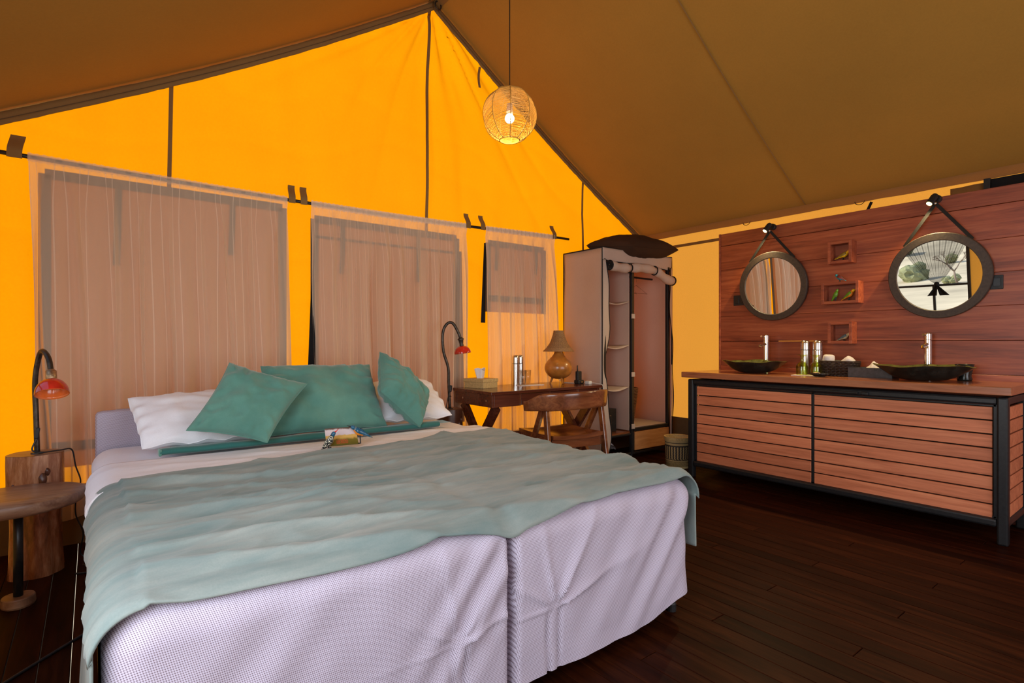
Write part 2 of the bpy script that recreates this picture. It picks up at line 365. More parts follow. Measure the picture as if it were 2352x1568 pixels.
# left wall with two openings
b=MB()
def lrect(y0,y1,z0,z1): b.grid(max(2,int((y1-y0)*10)),8,lambda a,t:(XL-.006*nse(a*9,t*3),y0+(y1-y0)*a,z0+(z1-z0)*t))
lrect(YF,-.85,0,2.24); lrect(-.85,1.55,0,.65); lrect(-.85,1.55,2.02,2.24); lrect(1.55,2.06,0,2.24); lrect(2.06,3.55,0,.55); lrect(2.06,3.55,2.02,2.24); lrect(3.55,YB,0,2.24)
wall_left=struct(b.build('wall_left','canvas_side',smooth=True))
def wframe(name,y0,y1,z0,z1,bars):
    b=MB(); c=XL+.005
    for yy in(y0,y1): b.box((c,yy,(z0+z1)/2),(.03,.035,z1-z0))
    for zz in(z0,z1): b.box((c,(y0+y1)/2,zz),(.03,y1-y0+.035,.035))
    o=struct(b.build(name,'blackrough',bevel=.003))
    for k,p,q in bars:
        b=MB(); b.beam(p,q,.028,.028,(1,0,0)); b.build('glazing_bar','blackrough',o)
    return o
wframe('window_4',2.06,3.55,.55,2.02,[(0,(XL,2.06,1.115),(XL,3.55,1.135)),(0,(XL,2.455,.55),(XL,2.455,1.11))])
wframe('window_5',-.85,1.55,.65,2.02,[])
# front wall with the open entrance
b=MB()
for x0,x1,z0,z1 in((XL,.65,0,2.25),(3.35,XR,0,2.25)): b.box(((x0+x1)/2,YF,(z0+z1)/2),(x1-x0,.02,z1-z0))
b.grid(40,6,lambda a,t:(XL+(XR-XL)*a,YF,2.25+(roofz(XL+(XR-XL)*a)-2.25)*t)); struct(b.build('wall_front','canvas_side'))
# roof
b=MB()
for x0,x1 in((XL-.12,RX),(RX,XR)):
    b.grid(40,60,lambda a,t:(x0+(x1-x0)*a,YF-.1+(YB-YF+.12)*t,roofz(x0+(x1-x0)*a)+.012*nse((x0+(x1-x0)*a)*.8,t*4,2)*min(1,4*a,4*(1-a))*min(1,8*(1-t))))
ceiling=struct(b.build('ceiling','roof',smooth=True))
b=MB(); 
for sgn in(-1,1): b.grid(1,1,lambda a,t:(RX+sgn*.055*a,YF+(YB-YF-.03)*t,roofz(RX+sgn*.055*a)-.012))
b.build('ridge_strip','tape',ceiling,solid=.004)
for xs in(3.62,):
    b=MB(); b.beam((xs-.35,YF,roofz(xs-.35)-.012),(xs+.55,1.62,roofz(xs+.55)-.014),.008,.003); 
for ys in(2.185,):
    b=MB(); b.tube([(RX+.1+2.55*k/24,ys,roofz(RX+.1+2.55*k/24)-.010) for k in range(25)],.004,6); b.build('roof_seam','tape',ceiling)
def rake(name,x0,x1,wd,off):
    b=MB()
    def f(a,t):
        x=x0+(x1-x0)*a; rz=roofz(x); return (x,YB-.03-.012*abs(nse(x*14,t*3)),rz-.012-wd*t+ .004*nse(x*10,2))
    b.grid(80,3,f); o=struct(b.build(name,'tape',smooth=True,solid=.004))
    b=MB(); b.tube([(x0+(x1-x0)*k/60,YB-.045,roofz(x0+(x1-x0)*k/60)-.012-wd*.62) for k in range(61)],.0022,5); b.build('stitch_line','skirt',o); return o
rake('trim_1',XL,RX,.072,0); rake('trim_2',RX,XR,.072,0)
b=MB(); b.grid(60,2,lambda a,t:(XR-.015-.02*t,YF+(YB-YF)*a,2.335-.085*t+.006*nse(a*30,1))); struct(b.build('trim_3','tape',smooth=True))
# ridge ring, rake strap, eave hooks
b=MB(); b.tube([(RX+.02+.028*cos(t*pi/8),YB-.07,RZ-.055+.035*sin(t*pi/8)) for t in range(16)],.006,8,closed=True)
tag(b.build('ridge_ring','iron',smooth=True),'small dark metal ring tied at the tent ridge above the gable','ring')
b=MB(); b.grid(2,10,lambda a,t:(2.69+.022*(a-.5)-.014*sin(t*3),YB-.06,3.53-.18*t)); tag(b.build('rake_strap','tape',solid=.004),'short canvas strap hanging from the sloping gable binding left of the pendant','strap')
hooks=[(2.70,'first wire hook under the roof edge, above the left spotlight'),(1.75,'second wire hook under the roof edge, between the two mirrors')]
for k,(yy,lb) in enumerate(hooks):
    b=MB(); b.tube([(XR-.07,yy+.035*cos(t),2.255-.03*sin(t)) for t in [pi*j/10 for j in range(11)]],.003,6)
    tag(b.build('eave_hook','iron',smooth=False),lb,'hook','hooks under the eave')
b=MB(); b.beam((XR-.03,1.68,2.24),(XR-.04,1.73,2.12),.02,.006,(1,0,0)); tag(b.build('eave_strap','blackcloth'),'short black strap dangling behind the top of the wooden panel','strap')
# annex opening over the panel at right
b=MB(); b.grid(6,6,lambda a,t:(XR-.03-.01*sin(a*6),.98+.20*a,1.7+.53*t)); o=struct(b.build('window_6','tape',smooth=True,solid=.003))
b=MB(); b.box((XR-.02,.30,1.95),(.01,1.32,.60)); b.build('annex_darkness','blackcloth',o)  # flat black sheet standing in for the darkness inside the annex opening
for yy in(.99,.66): 
    b=MB(); b.box((XR-.05,yy-.02,1.95),(.03,.035,.6)); b.build('pole','black',o)

# ------------------------------------------------------------------ back windows (rolled-down flaps behind the sheers)
def bwindow(name,x0,x1,z0,z1,straps,mid=None,left_edge=None,right_edge=None):
    yy=YB-.030
    b=MB(); b.grid(40,40,lambda a,t:(x0+(x1-x0)*a,yy+.006*nse(a*6,t*5,x0),z0+(z1-z0)*t)); o=struct(b.build(name,'flap',smooth=True))
    wd=.055
    for p,q in (((x0,z1),(x1,z1)),((x0,z0+.12),(x1,z0+.12)),((x0,z0),(x0,z1)),((x1,z0),(x1,z1))):
        b=MB(); b.beam((p[0],yy-.012,p[1]),(q[0],yy-.012,q[1]),wd,.006,(0,1,0)); b.build('frame_band','tapegrey',o)
    if mid: b=MB(); b.beam((x0,yy-.012,mid),(x1,yy-.012,mid),.018,.006,(0,1,0)); b.build('cross_band','tapegrey',o)
    for sx,l in straps:
        b=MB(); b.grid(1,8,lambda a,t:(sx+(a-.5)*.035-.01*t,yy-.03-.01*sin(t*3),z1-.02-l*t)); b.build('hanging_strap','tapegrey',o,solid=.003)
    for e in (left_edge,right_edge):
        if e: b=MB(); b.add([(p[0],p[2] if len(p)>2 else yy-.03,p[1]) for p in e],[tuple(range(len(e)))]); b.build('zip_edge','blackcloth',o,solid=.004)
    return o
bwindow('window_1',-.20,1.05,.42,2.055,[(.13,.46),(.735,.34)])
bwindow('window_2',1.27,2.46,.42,2.01,[(1.47,.36),(2.09,.38)],mid=1.885,left_edge=[(1.20,.45),(1.27,.45),(1.265,1.85),(1.252,1.85)],right_edge=[(2.47,.45),(2.53,.45),(2.50,1.9),(2.48,1.9)])
bwindow('window_3',2.79,3.44,1.40,2.01,[(2.87,.22),(3.33,.22)],left_edge=[(2.70,1.30),(2.745,1.30),(2.755,2.0),(2.735,2.0)])
# ------------------------------------------------------------------ rod, loops, sheers
rod=thing('curtain_rod','long black curtain rod held by canvas loops across the orange gable wall','rod',(0,0,0))
YR=3.915
def rodz(x): return 2.127-.022*sin(min(1,(x+.5)/4.2)*pi)+.018*smooth(1.5,3.7,x)
b=MB(); b.tube([(XL+.03+ (3.73-XL-.03)*k/30,YR,rodz(XL+(3.73-XL)*k/30)) for k in range(31)],.012,10); b.build('pole','black',rod,smooth=True)
for lx in(-.320,1.098,1.178,2.544,2.695,3.53):
    b=MB(); w2=.062 if lx<0 else .045
    b.grid(2,14,lambda a,t:(lx+(a-.5)*w2*(1)+.012*t*t,YR-.017+.06*smooth(.25,1,t) if t>.1 else YR-.017,rodz(lx)-.02+.135*t)); b.build('canvas_loop','tape',rod,solid=.005)
def curtain(name,label,x0,x1,fx0,fx1,mat,folds,amp,seed,z0=.15,thick=[]):
    def f(a,t):
        zz=rodz(x0)+(rodz(x1)-rodz(x0))*a+.016-(rodz(x0)+.016-z0)*t
        xa=x0+(x1-x0)*a; xb=fx0+(fx1-fx0)*a; x=xa+(xb-xa)*smooth(0,.8,t)
        ph=a*folds*2*pi+2.2*nse(a*5,t*1.2,seed); A=amp*(.25+.75*smooth(.02,.3,t))*(.35+1.1*abs(nse(a*4,t*.5,seed)))
        y=YR-.028*smooth(0,.2,t)+A*sin(ph)+.25*A*sin(ph*2.3+seed)+.003*nse(a*16,t*2,seed)
        if t<.03: y=YR-.014+.004*sin(a*folds*9)
        for (c,wd,dp) in thick: y-=dp*math.exp(-((a-c)/wd)**2)*smooth(0,.2,t)
        x+=.010*nse(a*6,t*2.5,seed+4)+(.017+.022*smooth(-.1,.35,nse(a*5,seed,t*.4)))*(x1-x0)/folds*8*smooth(.0,.15,t)*sin(ph)*.5+.004*cos(ph)
        return (x,min(y,YB-.042),zz)
    b=MB(); b.grid(320,44,f,uv=True); o=b.build(name,mat,smooth=True)
    tag(o,label,'curtain','sheer curtains on the black rod')
    b=MB(); b.grid(160,2,lambda a,t:(x0+(x1-x0)*a,YR-.018-.003*sin(a*folds*18),rodz(x0+(x1-x0)*a)+.018-.045*t+.003*sin(a*folds*30))); b.uv=[(0.1,0)]*len(b.v)
    b.build('rod_pocket',mat,o,smooth=True); return o
curtain('sheer_curtain','wide pale striped sheer curtain, leftmost on the black rod behind the bed',-.268,1.065,-.235,1.095,'sheer1',9,.062,3)
curtain('sheer_curtain','middle pale sheer curtain with bunched folds behind the teal cushions',1.227,2.526,1.25,2.53,'sheer2',9,.062,11,thick=[(.12,.03,.04),(.42,.04,.06),(.50,.03,.05)])
curtain('sheer_curtain','narrow pale sheer curtain over the small window behind the desk',2.724,3.531,2.73,3.60,'sheer2',6,.055,23)
# black knotted sheer in the side window (seen in the right mirror)
def knot(a,t):
    top=(1.93+ 1.0*a); kx=2.405; s=1-t
    wdt=(s**.75); y=kx+(top-kx)*(.04+.96*wdt); return (XL+.05+.022*sin(a*70)*(.3+.7*s),y,1.15+.80*s)
kc=thing('knotted_curtain','thin black curtain knotted in the middle of the window reflected in the right mirror','curtain',(0,0,0))
b=MB(); b.grid(140,24,knot); b.build('sheer_cloth','sheerblack',kc,smooth=True)
b=MB(); b.sphere((XL+.06,2.405,1.14),.032,12,8,(1,1,1.1)); b.build('knot','blackcloth',kc,smooth=True)
for dy in(-.07,.05): b=MB(); b.grid(12,4,lambda a,t:(XL+.06+.01*sin(a*9),2.405+dy*t*1.2+(a-.5)*(.02+.09*t),1.13-.15*t)); b.build('tail','blackcloth',kc,smooth=True)
# ------------------------------------------------------------------ wooden panel behind the vanity
PX=4.5; PY0,PY1=-.35,2.742
panel=thing('plank_panel','tall red-brown panel of wide wooden planks standing behind the vanity','panel',(PX,1.2,0))
seams=[0,.26,.49,.70,.92,1.136,1.356,1.566,1.776,1.99,2.10]
def loc(p,o): return Vector(p)
def plank(par,name,mat,c,d,ch=.0015,bev=True,rx=0):
    x,y,z=(q/2 for q in d); v=[(x,-y,-z),(x,y,-z),(x,y,z),(x,-y,z)]
    v+=[(-x+ch,-y,-z),(-x+ch,y,-z),(-x+ch,y,z),(-x+ch,-y,z),(-x,-y+ch,-z+ch),(-x,y-ch,-z+ch),(-x,y-ch,z-ch),(-x,-y+ch,z-ch)]
    f=[(0,1,2,3)[::-1],(8,9,10,11)]+[(k+i,k+(i+1)%4,k+4+(i+1)%4,k+4+i) for k in(0,4) for i in range(4)]
    me=bpy.data.meshes.new(name); me.from_pydata(v,[],[q[::-1] for q in f]); me.materials.append(M[mat])
    o=bpy.data.objects.new(name,me); COL.objects.link(o); o.parent=par; o.location=c; return o
for i in range(len(seams)-1):
    z0,z1=seams[i],seams[i+1]; g2=.0035 if abs(z0-1.136)<.01 or abs(z0-1.99)<.01 else .0015
    plank(panel,'plank','panel',(.015+R.uniform(-.0008,.0008),(PY0+PY1)/2-1.2,(z0+g2+z1)/2),(.03,PY1-PY0,z1-z0-g2))
for z0 in seams[1:-1]:
    for y0,y1 in ([(PY0,1.95),(2.24,PY1)] if abs(z0-1.136)<.01 else [(PY0,.80),(.97,PY1)] if abs(z0-1.99)<.01 else [(PY0,PY1)]):
        b=MB(); b.box((.034,(y0+y1)/2-1.2,z0),(.008,y1-y0,.03)); b.build('batten','under',panel)
b=MB(); b.box((.012,PY1-1.2+.008,1.05),(.042,.016,2.104)); b.build('edge_strip','panel',panel,bevel=.002)
# ------------------------------------------------------------------ vanity
VX=3.98; van=thing('vanity_cabinet','long vanity cabinet of reddish slats in a black metal frame','cabinet',(VX,1.715,0))
def vb(name,c,d,mat='black',bev=.006): b=MB(); b.box((c[0]-VX,c[1]-1.715,c[2]),d); return b.build(name,mat,van,bevel=bev)
for yy in(.728,2.706):
    for xx in(VX+.025,4.46): vb('leg',(xx,yy,.41),(.05,.05,.82),bev=.01)
for zz in(.797,.118):
    vb('rail',(VX+.022,1.717,zz),(.045,1.93,.045),bev=.012)
    for yy in(.728,2.706): vb('rail',(VX+.24,yy,zz),(.40,.04,.045),bev=.01)
for yy in(.762,1.737,2.672): vb('inner_frame',(VX+.035,yy,.458),(.02,.018,.64),bev=.002)
for zz in(.770,.145): vb('inner_frame',(VX+.035,1.717,zz),(.02,1.92,.012),bev=.002)
vb('slide_rail',(VX-.012,1.75,.795),(.012,.62,.014),bev=.004); vb('rail_stop',(VX-.008,1.40,.795),(.02,.04,.02),bev=.004)
vb('back_board',(VX+.065,1.717,.458),(.012,1.9,.66),'under',0)
for k in range(8):
    z=.765-.0785*(k+.5)
    plank(van,'slat','slat',(.034,(1.7475+2.660)/2-1.715,z),(.02,2.660-1.7475,.0705),.002)
    plank(van,'slat','slat',(.034,(.775+1.7265)/2-1.715,z),(.02,1.7265-.775,.0705),.002)
    b=MB(); b.box((.24,.722-1.715,z),(.40,.014,.0705)); b.build('side_slat','slat',van,bevel=.002)
b=MB(); b.box((4.215,1.72,.858),(.57,2.08,.047)); tag(b.build('worktop','top',bevel=.004,origin=(4.215,1.72,.835)),'thick reddish wooden worktop with a dull sheen lying on the slatted vanity','worktop')
WT=.882
# ------------------------------------------------------------------ mirrors, spotlights, switches
def mirror(yc,zc,label,tilt,sw):
    o=thing('round_mirror',label,'mirror',(PX-.035,yc,zc)); o.rotation_euler=(0,-tilt,0)
    ro,ri=.283,.231
    def ring(b,prof,n=72):
        m=len(prof); vs=[(px_,r*cos(2*pi*k/n),r*sin(2*pi*k/n)) for r,px_ in prof for k in range(n)]
        b.add(vs,[(i*n+k,i*n+(k+1)%n,((i+1)%m)*n+(k+1)%n,((i+1)%m)*n+k) for i in range(m) for k in range(n)])
    b=MB(); ring(b,[(ri,-.012),(ri+.004,-.017),(ro-.004,-.017),(ro,-.012),(ro,.010),(ri,.010)]); b.build('frame','mframe',o,smooth=False)
    b=MB(); n=72; b.add([(-.008,(ri+.002)*cos(2*pi*k/n),(ri+.002)*sin(2*pi*k/n)) for k in range(n)],[tuple(range(n))[::-1]]); b.build('glass','mirror',o)
    top=(-.012,0.0,2.045-zc)
    for sgn in(-1,1):
        b=MB(); b.beam(top,(-.004,sgn*.185,.215),.020,.004,(1,0,0)); b.build('strap','strap',o)
    b=MB(); b.sphere((-.02,0,2.045-zc),.010,10,6); b.build('peg','steel',o,smooth=True)
mirror(2.254,1.592,'smaller-looking round mirror in a dark leather frame, left of the carved birds',.070,0)
mirror(1.140,1.570,'round leather-framed mirror right of the carved birds, reflecting a knotted black curtain',.082,1)
def spot(yc,label):
    o=thing('wall_spotlight',label,'spotlight',(PX,yc,2.085),0,'black spotlights over the mirrors')
    b=MB(); b.tube([(0,0,0),(-.035,0,0)],.026,16); b.build('mount','black',o,smooth=False,bevel=.002)
    d=Vector((-.55,.30,-.78)).normalized(); p=Vector((-.075,0,.006)); q=p+d*.062
    b=MB(); b.tube([p-d*.015,p,q],[.016,.021,.021],16); b.build('lamp_head','black',o)
    b=MB(); b.tube([q+d*.0005,q+d*.002],.0165,16); b.build('lens','spot',o)
    l=bpy.data.lights.new('spot_beam','SPOT'); l.energy=42; l.color=(1,.80,.40); l.spot_size=2.3; l.spot_blend=.7; l.shadow_soft_size=.012
    lo=bpy.data.objects.new('spot_beam',l); COL.objects.link(lo); lo.parent=o; lo.location=q+d*.01; lo.rotation_euler=Vector((-.50,.10,-.86)).to_track_quat('-Z','Y').to_euler()
spot(2.262,'lit black spotlight above the left round mirror'); spot(1.150,'lit black spotlight above the right round mirror')
def switch(yc,zc,wd,label):
    o=thing('wall_switch',label,'switch',(PX,yc,zc),0,'black switch plates')
    b=MB(); b.box((-.004,0,0),(.010,wd,.088)); b.build('plate','blackrough',o,bevel=.002)
    for dy in(-wd*.22,wd*.2): b=MB(); b.box((-.011,dy,0),(.006,wd*.30,.05)); b.build('rocker','black',o,bevel=.001)
switch(2.560,1.495,.11,'black switch plate half behind the left round mirror'); switch(.872,1.503,.11,'black switch plate beside the right round mirror')
# ------------------------------------------------------------------ shadow boxes and carved birds
def sbox(y0,y1,z0,z1,label,grp='wall boxes between the mirrors'):
    o=thing('shadow_box',label,'box shelf',(PX,(y0+y1)/2,z0),0,grp); h=z1-z0; wd=y1-y0; t=.020; D=.095
    for nm,c,d in(('side_board',(-D/2,-wd/2+t/2,h/2),(D,t,h)),('side_board',(-D/2,wd/2-t/2,h/2),(D,t,h)),('top_board',(-D/2,0,h-t/2),(D,wd-2*t,t)),('bottom_board',(-D/2,0,t/2),(D,wd-2*t,t))):
        b=MB(); b.box(c,d); b.build(nm,'panel',o,bevel=.0015)
    b=MB(); b.box((-.004,0,h/2),(.006,wd-2*t,h-2*t)); b.build('back_board','panel',o)
sbox(1.640,1.804,1.715,1.880,'square wooden wall box holding the yellow bird, highest of the three')
sbox(1.594,1.850,1.415,1.576,'wide wooden wall box holding the green and orange birds')
sbox(1.638,1.804,1.117,1.279,'square wooden wall box holding the cream bird, lowest of the three')
def bird(name,label,loc,yaw,L,pitch,body,wing,head,beak,leg='blackrough',legh=.025,belly=None,tail=None,beakl=.12,fat=1.0,group='painted wooden birds'):
    """+X is the way it looks, origin between the feet"""
    o=thing(name,label,'bird figurine',loc,yaw,group); rot=Matrix.Rotation(-pitch,3,'Y')
    prof=[(-.52,.012,-.02),(-.40,.035,-.01),(-.26,.055,0),(-.14,.095,0),(0,.135,0),(.12,.140,.005),(.22,.110,.03),(.29,.088,.055),(.35,.086,.075),(.41,.070,.078),(.45,.03,.07)]
    c0=Vector((0,0,legh+.12*L*fat))
    def pt(i,ang,sc=1.0,dy=0):
        x,r,dz=prof[i]; return c0+rot@Vector((x*L,r*L*.85*fat*sc*sin(ang),dz*L+r*L*fat*sc*cos(ang)))
    n=14
    def seg(i0,i1,a0,a1,sc,cap=True):
        b=MB(); vs=[];na=n
        for i in range(i0,i1+1):
            for k in range(na+1): vs.append(pt(i,a0+(a1-a0)*k/na,sc))
        W=na+1; fs=[(i*W+k,i*W+k+1,(i+1)*W+k+1,(i+1)*W+k) for i in range(i1-i0) for k in range(na)]
        fs+=[tuple(range(W))[::-1],tuple((i1-i0)*W+k for k in range(W))]; b.add(vs,fs); return b
    seg(0,7,0,2*pi,1).build('body',body,o,smooth=True)
    seg(7,10,0,2*pi,1.03).build('head',head,o,smooth=True)
    if belly: seg(3,7,pi*.62,pi*1.38,1.05).build('belly',belly,o,smooth=True)
    for s in(1,-1): seg(1,6,s*pi*.12,s*pi*.60,1.10).build('wing',wing,o,smooth=True)
    b=MB(); p=c0+rot@Vector((.43*L,0,.072*L)); q=c0+rot@Vector(((.45+beakl)*L,0,.05*L)); b.tube([p,q],[.028*L,.004*L],8); b.build('beak',beak,o,smooth=True)
    for s in(1,-1):
        hip=c0+rot@Vector((-.02*L,s*.05*L,-.10*L*fat)); b=MB(); b.tube([hip,(0.0,s*.05*L,.003),(.10*L,s*.06*L,.003)],.0022+.006*L,6); b.build('leg',leg,o)
        b=MB(); e=c0+rot@Vector((.37*L,s*.072*L*fat,.10*L)); b.sphere(e,.012*L,8,6); b.build('eye','blackrough',o,smooth=True)
    return o
S=-pi/2 # looks towards -y (right in the photo)
bird('carved_bird','yellow carved bird standing in the highest wall box',(4.445,1.712,1.735),S,.125,.35,'yellow','olivep','yellow','yellow',belly='yellow')
bird('carved_bird','turquoise carved bird with a red beak on top of the wide wall box',(4.435,1.728,1.576),pi/2,.095,.5,'turq','maroon','turq','redp',fat=1.15,legh=.018,group='painted wooden birds')
bird('carved_bird','green carved bird leaning upright in the left of the wide wall box',(4.440,1.765,1.435),S,.115,1.0,'greenp','greenp','greenp','blackrough',legh=.030,fat=.9)
bird('carved_bird','orange and yellow carved bird in the right of the wide wall box',(4.440,1.672,1.435),S,.125,.6,'orange','greenp','yellow','yellow',legh=.026,belly='orange')
bird('carved_bird','cream carved bird with grey wings in the lowest wall box',(4.445,1.706,1.137),S,.115,.42,'creamp','greyblue','creamp','blackrough',legh=.014,belly='creamp')
# ------------------------------------------------------------------ basins and faucets
def basin(yc,sy,label,sd):
    o=thing('stone_basin',label,'basin',(4.215,yc,WT),0,'stone basins')
    wob=lambda t,z:1+.035*sin(t*2+sd)+.02*sin(t*5+sd*2)+.012*sin(t*9)
    def rim(t): return .006*sin(t*3+sd)+.003*sin(t*8)
    n=72
    def lay(prof):
        vs=[(r*cos(2*pi*k/n)*.68*wob(2*pi*k/n,0),r*sin(2*pi*k/n)*wob(2*pi*k/n,0),z+rim(2*pi*k/n)*min(1,z/.09)) for r,z in prof for k in range(n)]
        return vs,[(i*n+k,i*n+(k+1)%n,(i+1)*n+(k+1)%n,(i+1)*n+k) for i in range(len(prof)-1) for k in range(n)]
    s=sy/.27; P=[(.0,.002),(.09,.002),(.13,.010),(.18,.030),(.225,.062),(.258,.086),(.272,.094)]
    b=MB(); b.add(*lay([(r*s,z) for r,z in P])); b.build('outer_shell','stone',o,smooth=True)
    Q=[(.272,.094),(.262,.096),(.235,.080),(.19,.052),(.13,.032),(.05,.024),(0.001,.023)]
    b=MB(); b.add(*lay([(r*s,z) for r,z in Q])); b.build('bowl','stonein',o,smooth=True)
    b=MB(); b.lathe([(0.001,.027),(.02,.027),(.022,.024)],n=20); b.build('drain','steel',o,smooth=True)
    return o
basin(2.285,.262,'dark oval stone basin at the left end of the worktop',1.0)
basin(1.155,.272,'dark oval stone basin at the right end of the worktop',2.6)
def faucet(yc,label):
    o=thing('tall_faucet',label,'faucet',(4.415,yc,WT),0,'tall chrome basin taps')
    b=MB(); b.lathe([(.0,0),(.027,0),(.027,.006),(.0215,.010),(.0215,.262),(.0225,.264),(.0225,.300),(.019,.306),(0,.306)],n=28); b.build('column','chrome',o,smooth=False,bevel=.001)
    b=MB(); b.tube([(0,0,.232),(-.105,0,.218)],.0115,16); b.tube([(-.096,0,.222),(-.102,0,.205)],.011,14); b.build('spout','chrome',o,smooth=False)
    b=MB(); b.tube([(0,0,.288),(-.052,.01,.294),(-.06,.01,.295)],[.005,.005,.008],12); b.build('lever','chrome',o)
faucet(2.282,'tall chrome tap behind the left stone basin'); faucet(1.182,'tall chrome tap behind the right stone basin')
# ------------------------------------------------------------------ things on the worktop
def flask(loc,label,grp,h=.262,r=.034):
    o=thing('steel_flask',label,'flask',loc,0,grp)
    b=MB(); b.lathe([(0,0),(r,0),(r,.70*h),(r*.96,.705*h)],n=28); b.build('body','steel',o,smooth=False,bevel=.001)
    b=MB(); b.lathe([(r*.93,.705*h),(r*.93,.722*h)],n=28); b.build('band','blackrough',o)
    b=MB(); b.lathe([(r*.96,.722*h),(r*.96,.91*h),(r*.88,.955*h),(r*.66,.985*h),(r*.3,.998*h),(0.0005,h)],n=28); b.build('cup_lid','steel',o,smooth=True)
flask((4.385,1.957,WT),'steel flask left of the pair behind the green goblets','flasks on the vanity'); flask((4.385,1.866,WT),'steel flask right of the pair behind the green goblets, next to the basket','flasks on the vanity')
def goblet(loc,label):
    b=MB(); b.lathe([(.038,0),(.041,.020),(.041,.060),(.036,.078),(.022,.092),(.009,.098),(.007,.102),(.013,.110),(.007,.118),(.006,.124),(.016,.140),(.036,.146),(.036,.148),(.0005,.146)],n=32)
    b.lathe([(.0385,.0),(.0385,.06),(.033,.076),(.018,.088),(.0005,.092)],n=32)
    tag(b.build('green_goblet','greenglass',smooth=True,origin=(0,0,0)),label,'goblet','upturned goblets').location=loc
goblet((4.20,1.897,WT+.004),'left green glass goblet standing upside down on a white napkin'); goblet((4.21,1.805,WT+.004),'right green glass goblet standing upside down on a white napkin')
b=MB(); b.box((0,0,.0015),(.13,.20,.003),Matrix.Rotation(.15,3,'Z')); tag(b.build('paper_napkin','paper',origin=None),'white paper napkin under the two green goblets','napkin').location=(4.195,1.85,WT)
def wbasket(name,label,loc,rx,ry,h,flare,mat,rows,stakes,cat='basket',rim=.005,rect=0):
    o=thing(name,label,cat,loc)
    def P(t,z,k=1):
        f=1-flare*(1-z/h)
        if rect:
            c,s=cos(t),sin(t); q=(abs(c)**5+abs(s)**5)**(-.2); return Vector((rx*f*k*c*q,ry*f*k*s*q,z))
        return Vector((rx*f*k*cos(t),ry*f*k*sin(t),z))
    n=stakes*4
    b=MB()
    for j in range(rows):
        z=h*(j+.5)/rows; b.tube([P(2*pi*k/n,z,1+.012/rx*.12*(1 if (k//2+j)%2 else -1)*2) for k in range(n)],h/rows*.46,6,closed=True)
    b.build('weave',mat,o,smooth=True)['kind']='stuff'
    for k in range(stakes):
        b=MB() if k==0 else b
        b.tube([P(2*pi*k/stakes,z) for z in(0,h*.5,h)],.0025,5)
    st=b.build('stakes',mat,o); st['kind']='stuff'
    b=MB(); b.tube([P(2*pi*k/48,h+.002) for k in range(48)],rim,8,closed=True); b.build('rim',mat,o,smooth=True)
    b=MB(); b.add([P(2*pi*k/32,.004,.97) for k in range(32)],[tuple(range(32))]); b.build('base',mat,o)
    return o
wbasket('wicker_tray','dark wicker basket holding two rolled towels on the worktop',(4.315,1.685,WT),.075,.120,.105,.16,'darkwicker',9,26,rect=1,rim=.006)
def towel(loc,rot,label):
    b=MB()
    b.lathe([(0.001,0),(.026,0),(.036,.006),(.040,.02),(.040,.045),(.039,.075),(.036,.092),(.028,.098),(.001,.097)],n=28,wob=lambda t,z:1+.04*sin(t*3+z*60)+.02*sin(t*7))
    o=tag(b.build('rolled_towel','towel',smooth=True),label,'towel','rolled towels in the basket'); o.location=loc; o.rotation_euler=rot
towel((4.30,1.755,WT+.055),(.05,-.05,0),'upright rolled white towel, left one in the dark basket'); towel((4.31,1.665,WT+.055),(.75,-.1,0),'leaning rolled white towel, right one in the dark basket')
o=thing('soap_dish','small dark shell-shaped soap dish in front of the basket','dish',(4.085,1.725,WT))
b=MB(); b.lathe([(.001,.002),(.03,.002),(.055,.014),(.066,.026),(.062,.027),(.045,.016),(.001,.010)],n=36,sx=.7,sy=1.0,wob=lambda t,z:1+.06*sin(t*7)); b.build('shell','stone',o,smooth=True)
b=MB(); b.sphere((0,.02,.022),.022,14,8,(.8,1.3,.5)); b.build('soap','brass',o,smooth=True)
o=thing('stone_tray','grey stone tray between the basket and the right basin','tray',(4.30,1.465,WT))
b=MB(); b.box((0,0,.004),(.13,.27,.008)); b.build('base','slate',o)
for nm,c,d in(('wall',(-.06,0,.036),(.012,.27,.066)),('wall',(.06,0,.036),(.012,.27,.066)),('wall',(0,-.129,.036),(.108,.012,.066)),('wall',(0,.129,.036),(.108,.012,.066))):
    b=MB(); b.box(c,d); b.build(nm,'slate',o,bevel=.002)
b=MB(); b.grid(24,8,lambda a,t:(-.02+.06*t+.004*sin(a*25),(.075-.15*a)*(1-.12*t),.03+.085*t*(1-abs(a-.45)*1.6)+.004*sin(a*22)))
tag(b.build('folded_napkin','paper',smooth=True,solid=.003),'fan-folded cream napkin standing in the grey stone tray','napkin').location=(4.29,1.46,WT+.0)
b=MB(); b.lathe([(0,0),(.036,0),(.040,.01),(.034,.03),(.045,.085),(.050,.105),(.046,.105),(.036,.04),(0,.035)],n=28)
tag(b.build('black_tumbler','stone',smooth=True),'black stone tumbler behind the right basin','tumbler').location=(4.395,.985,WT)
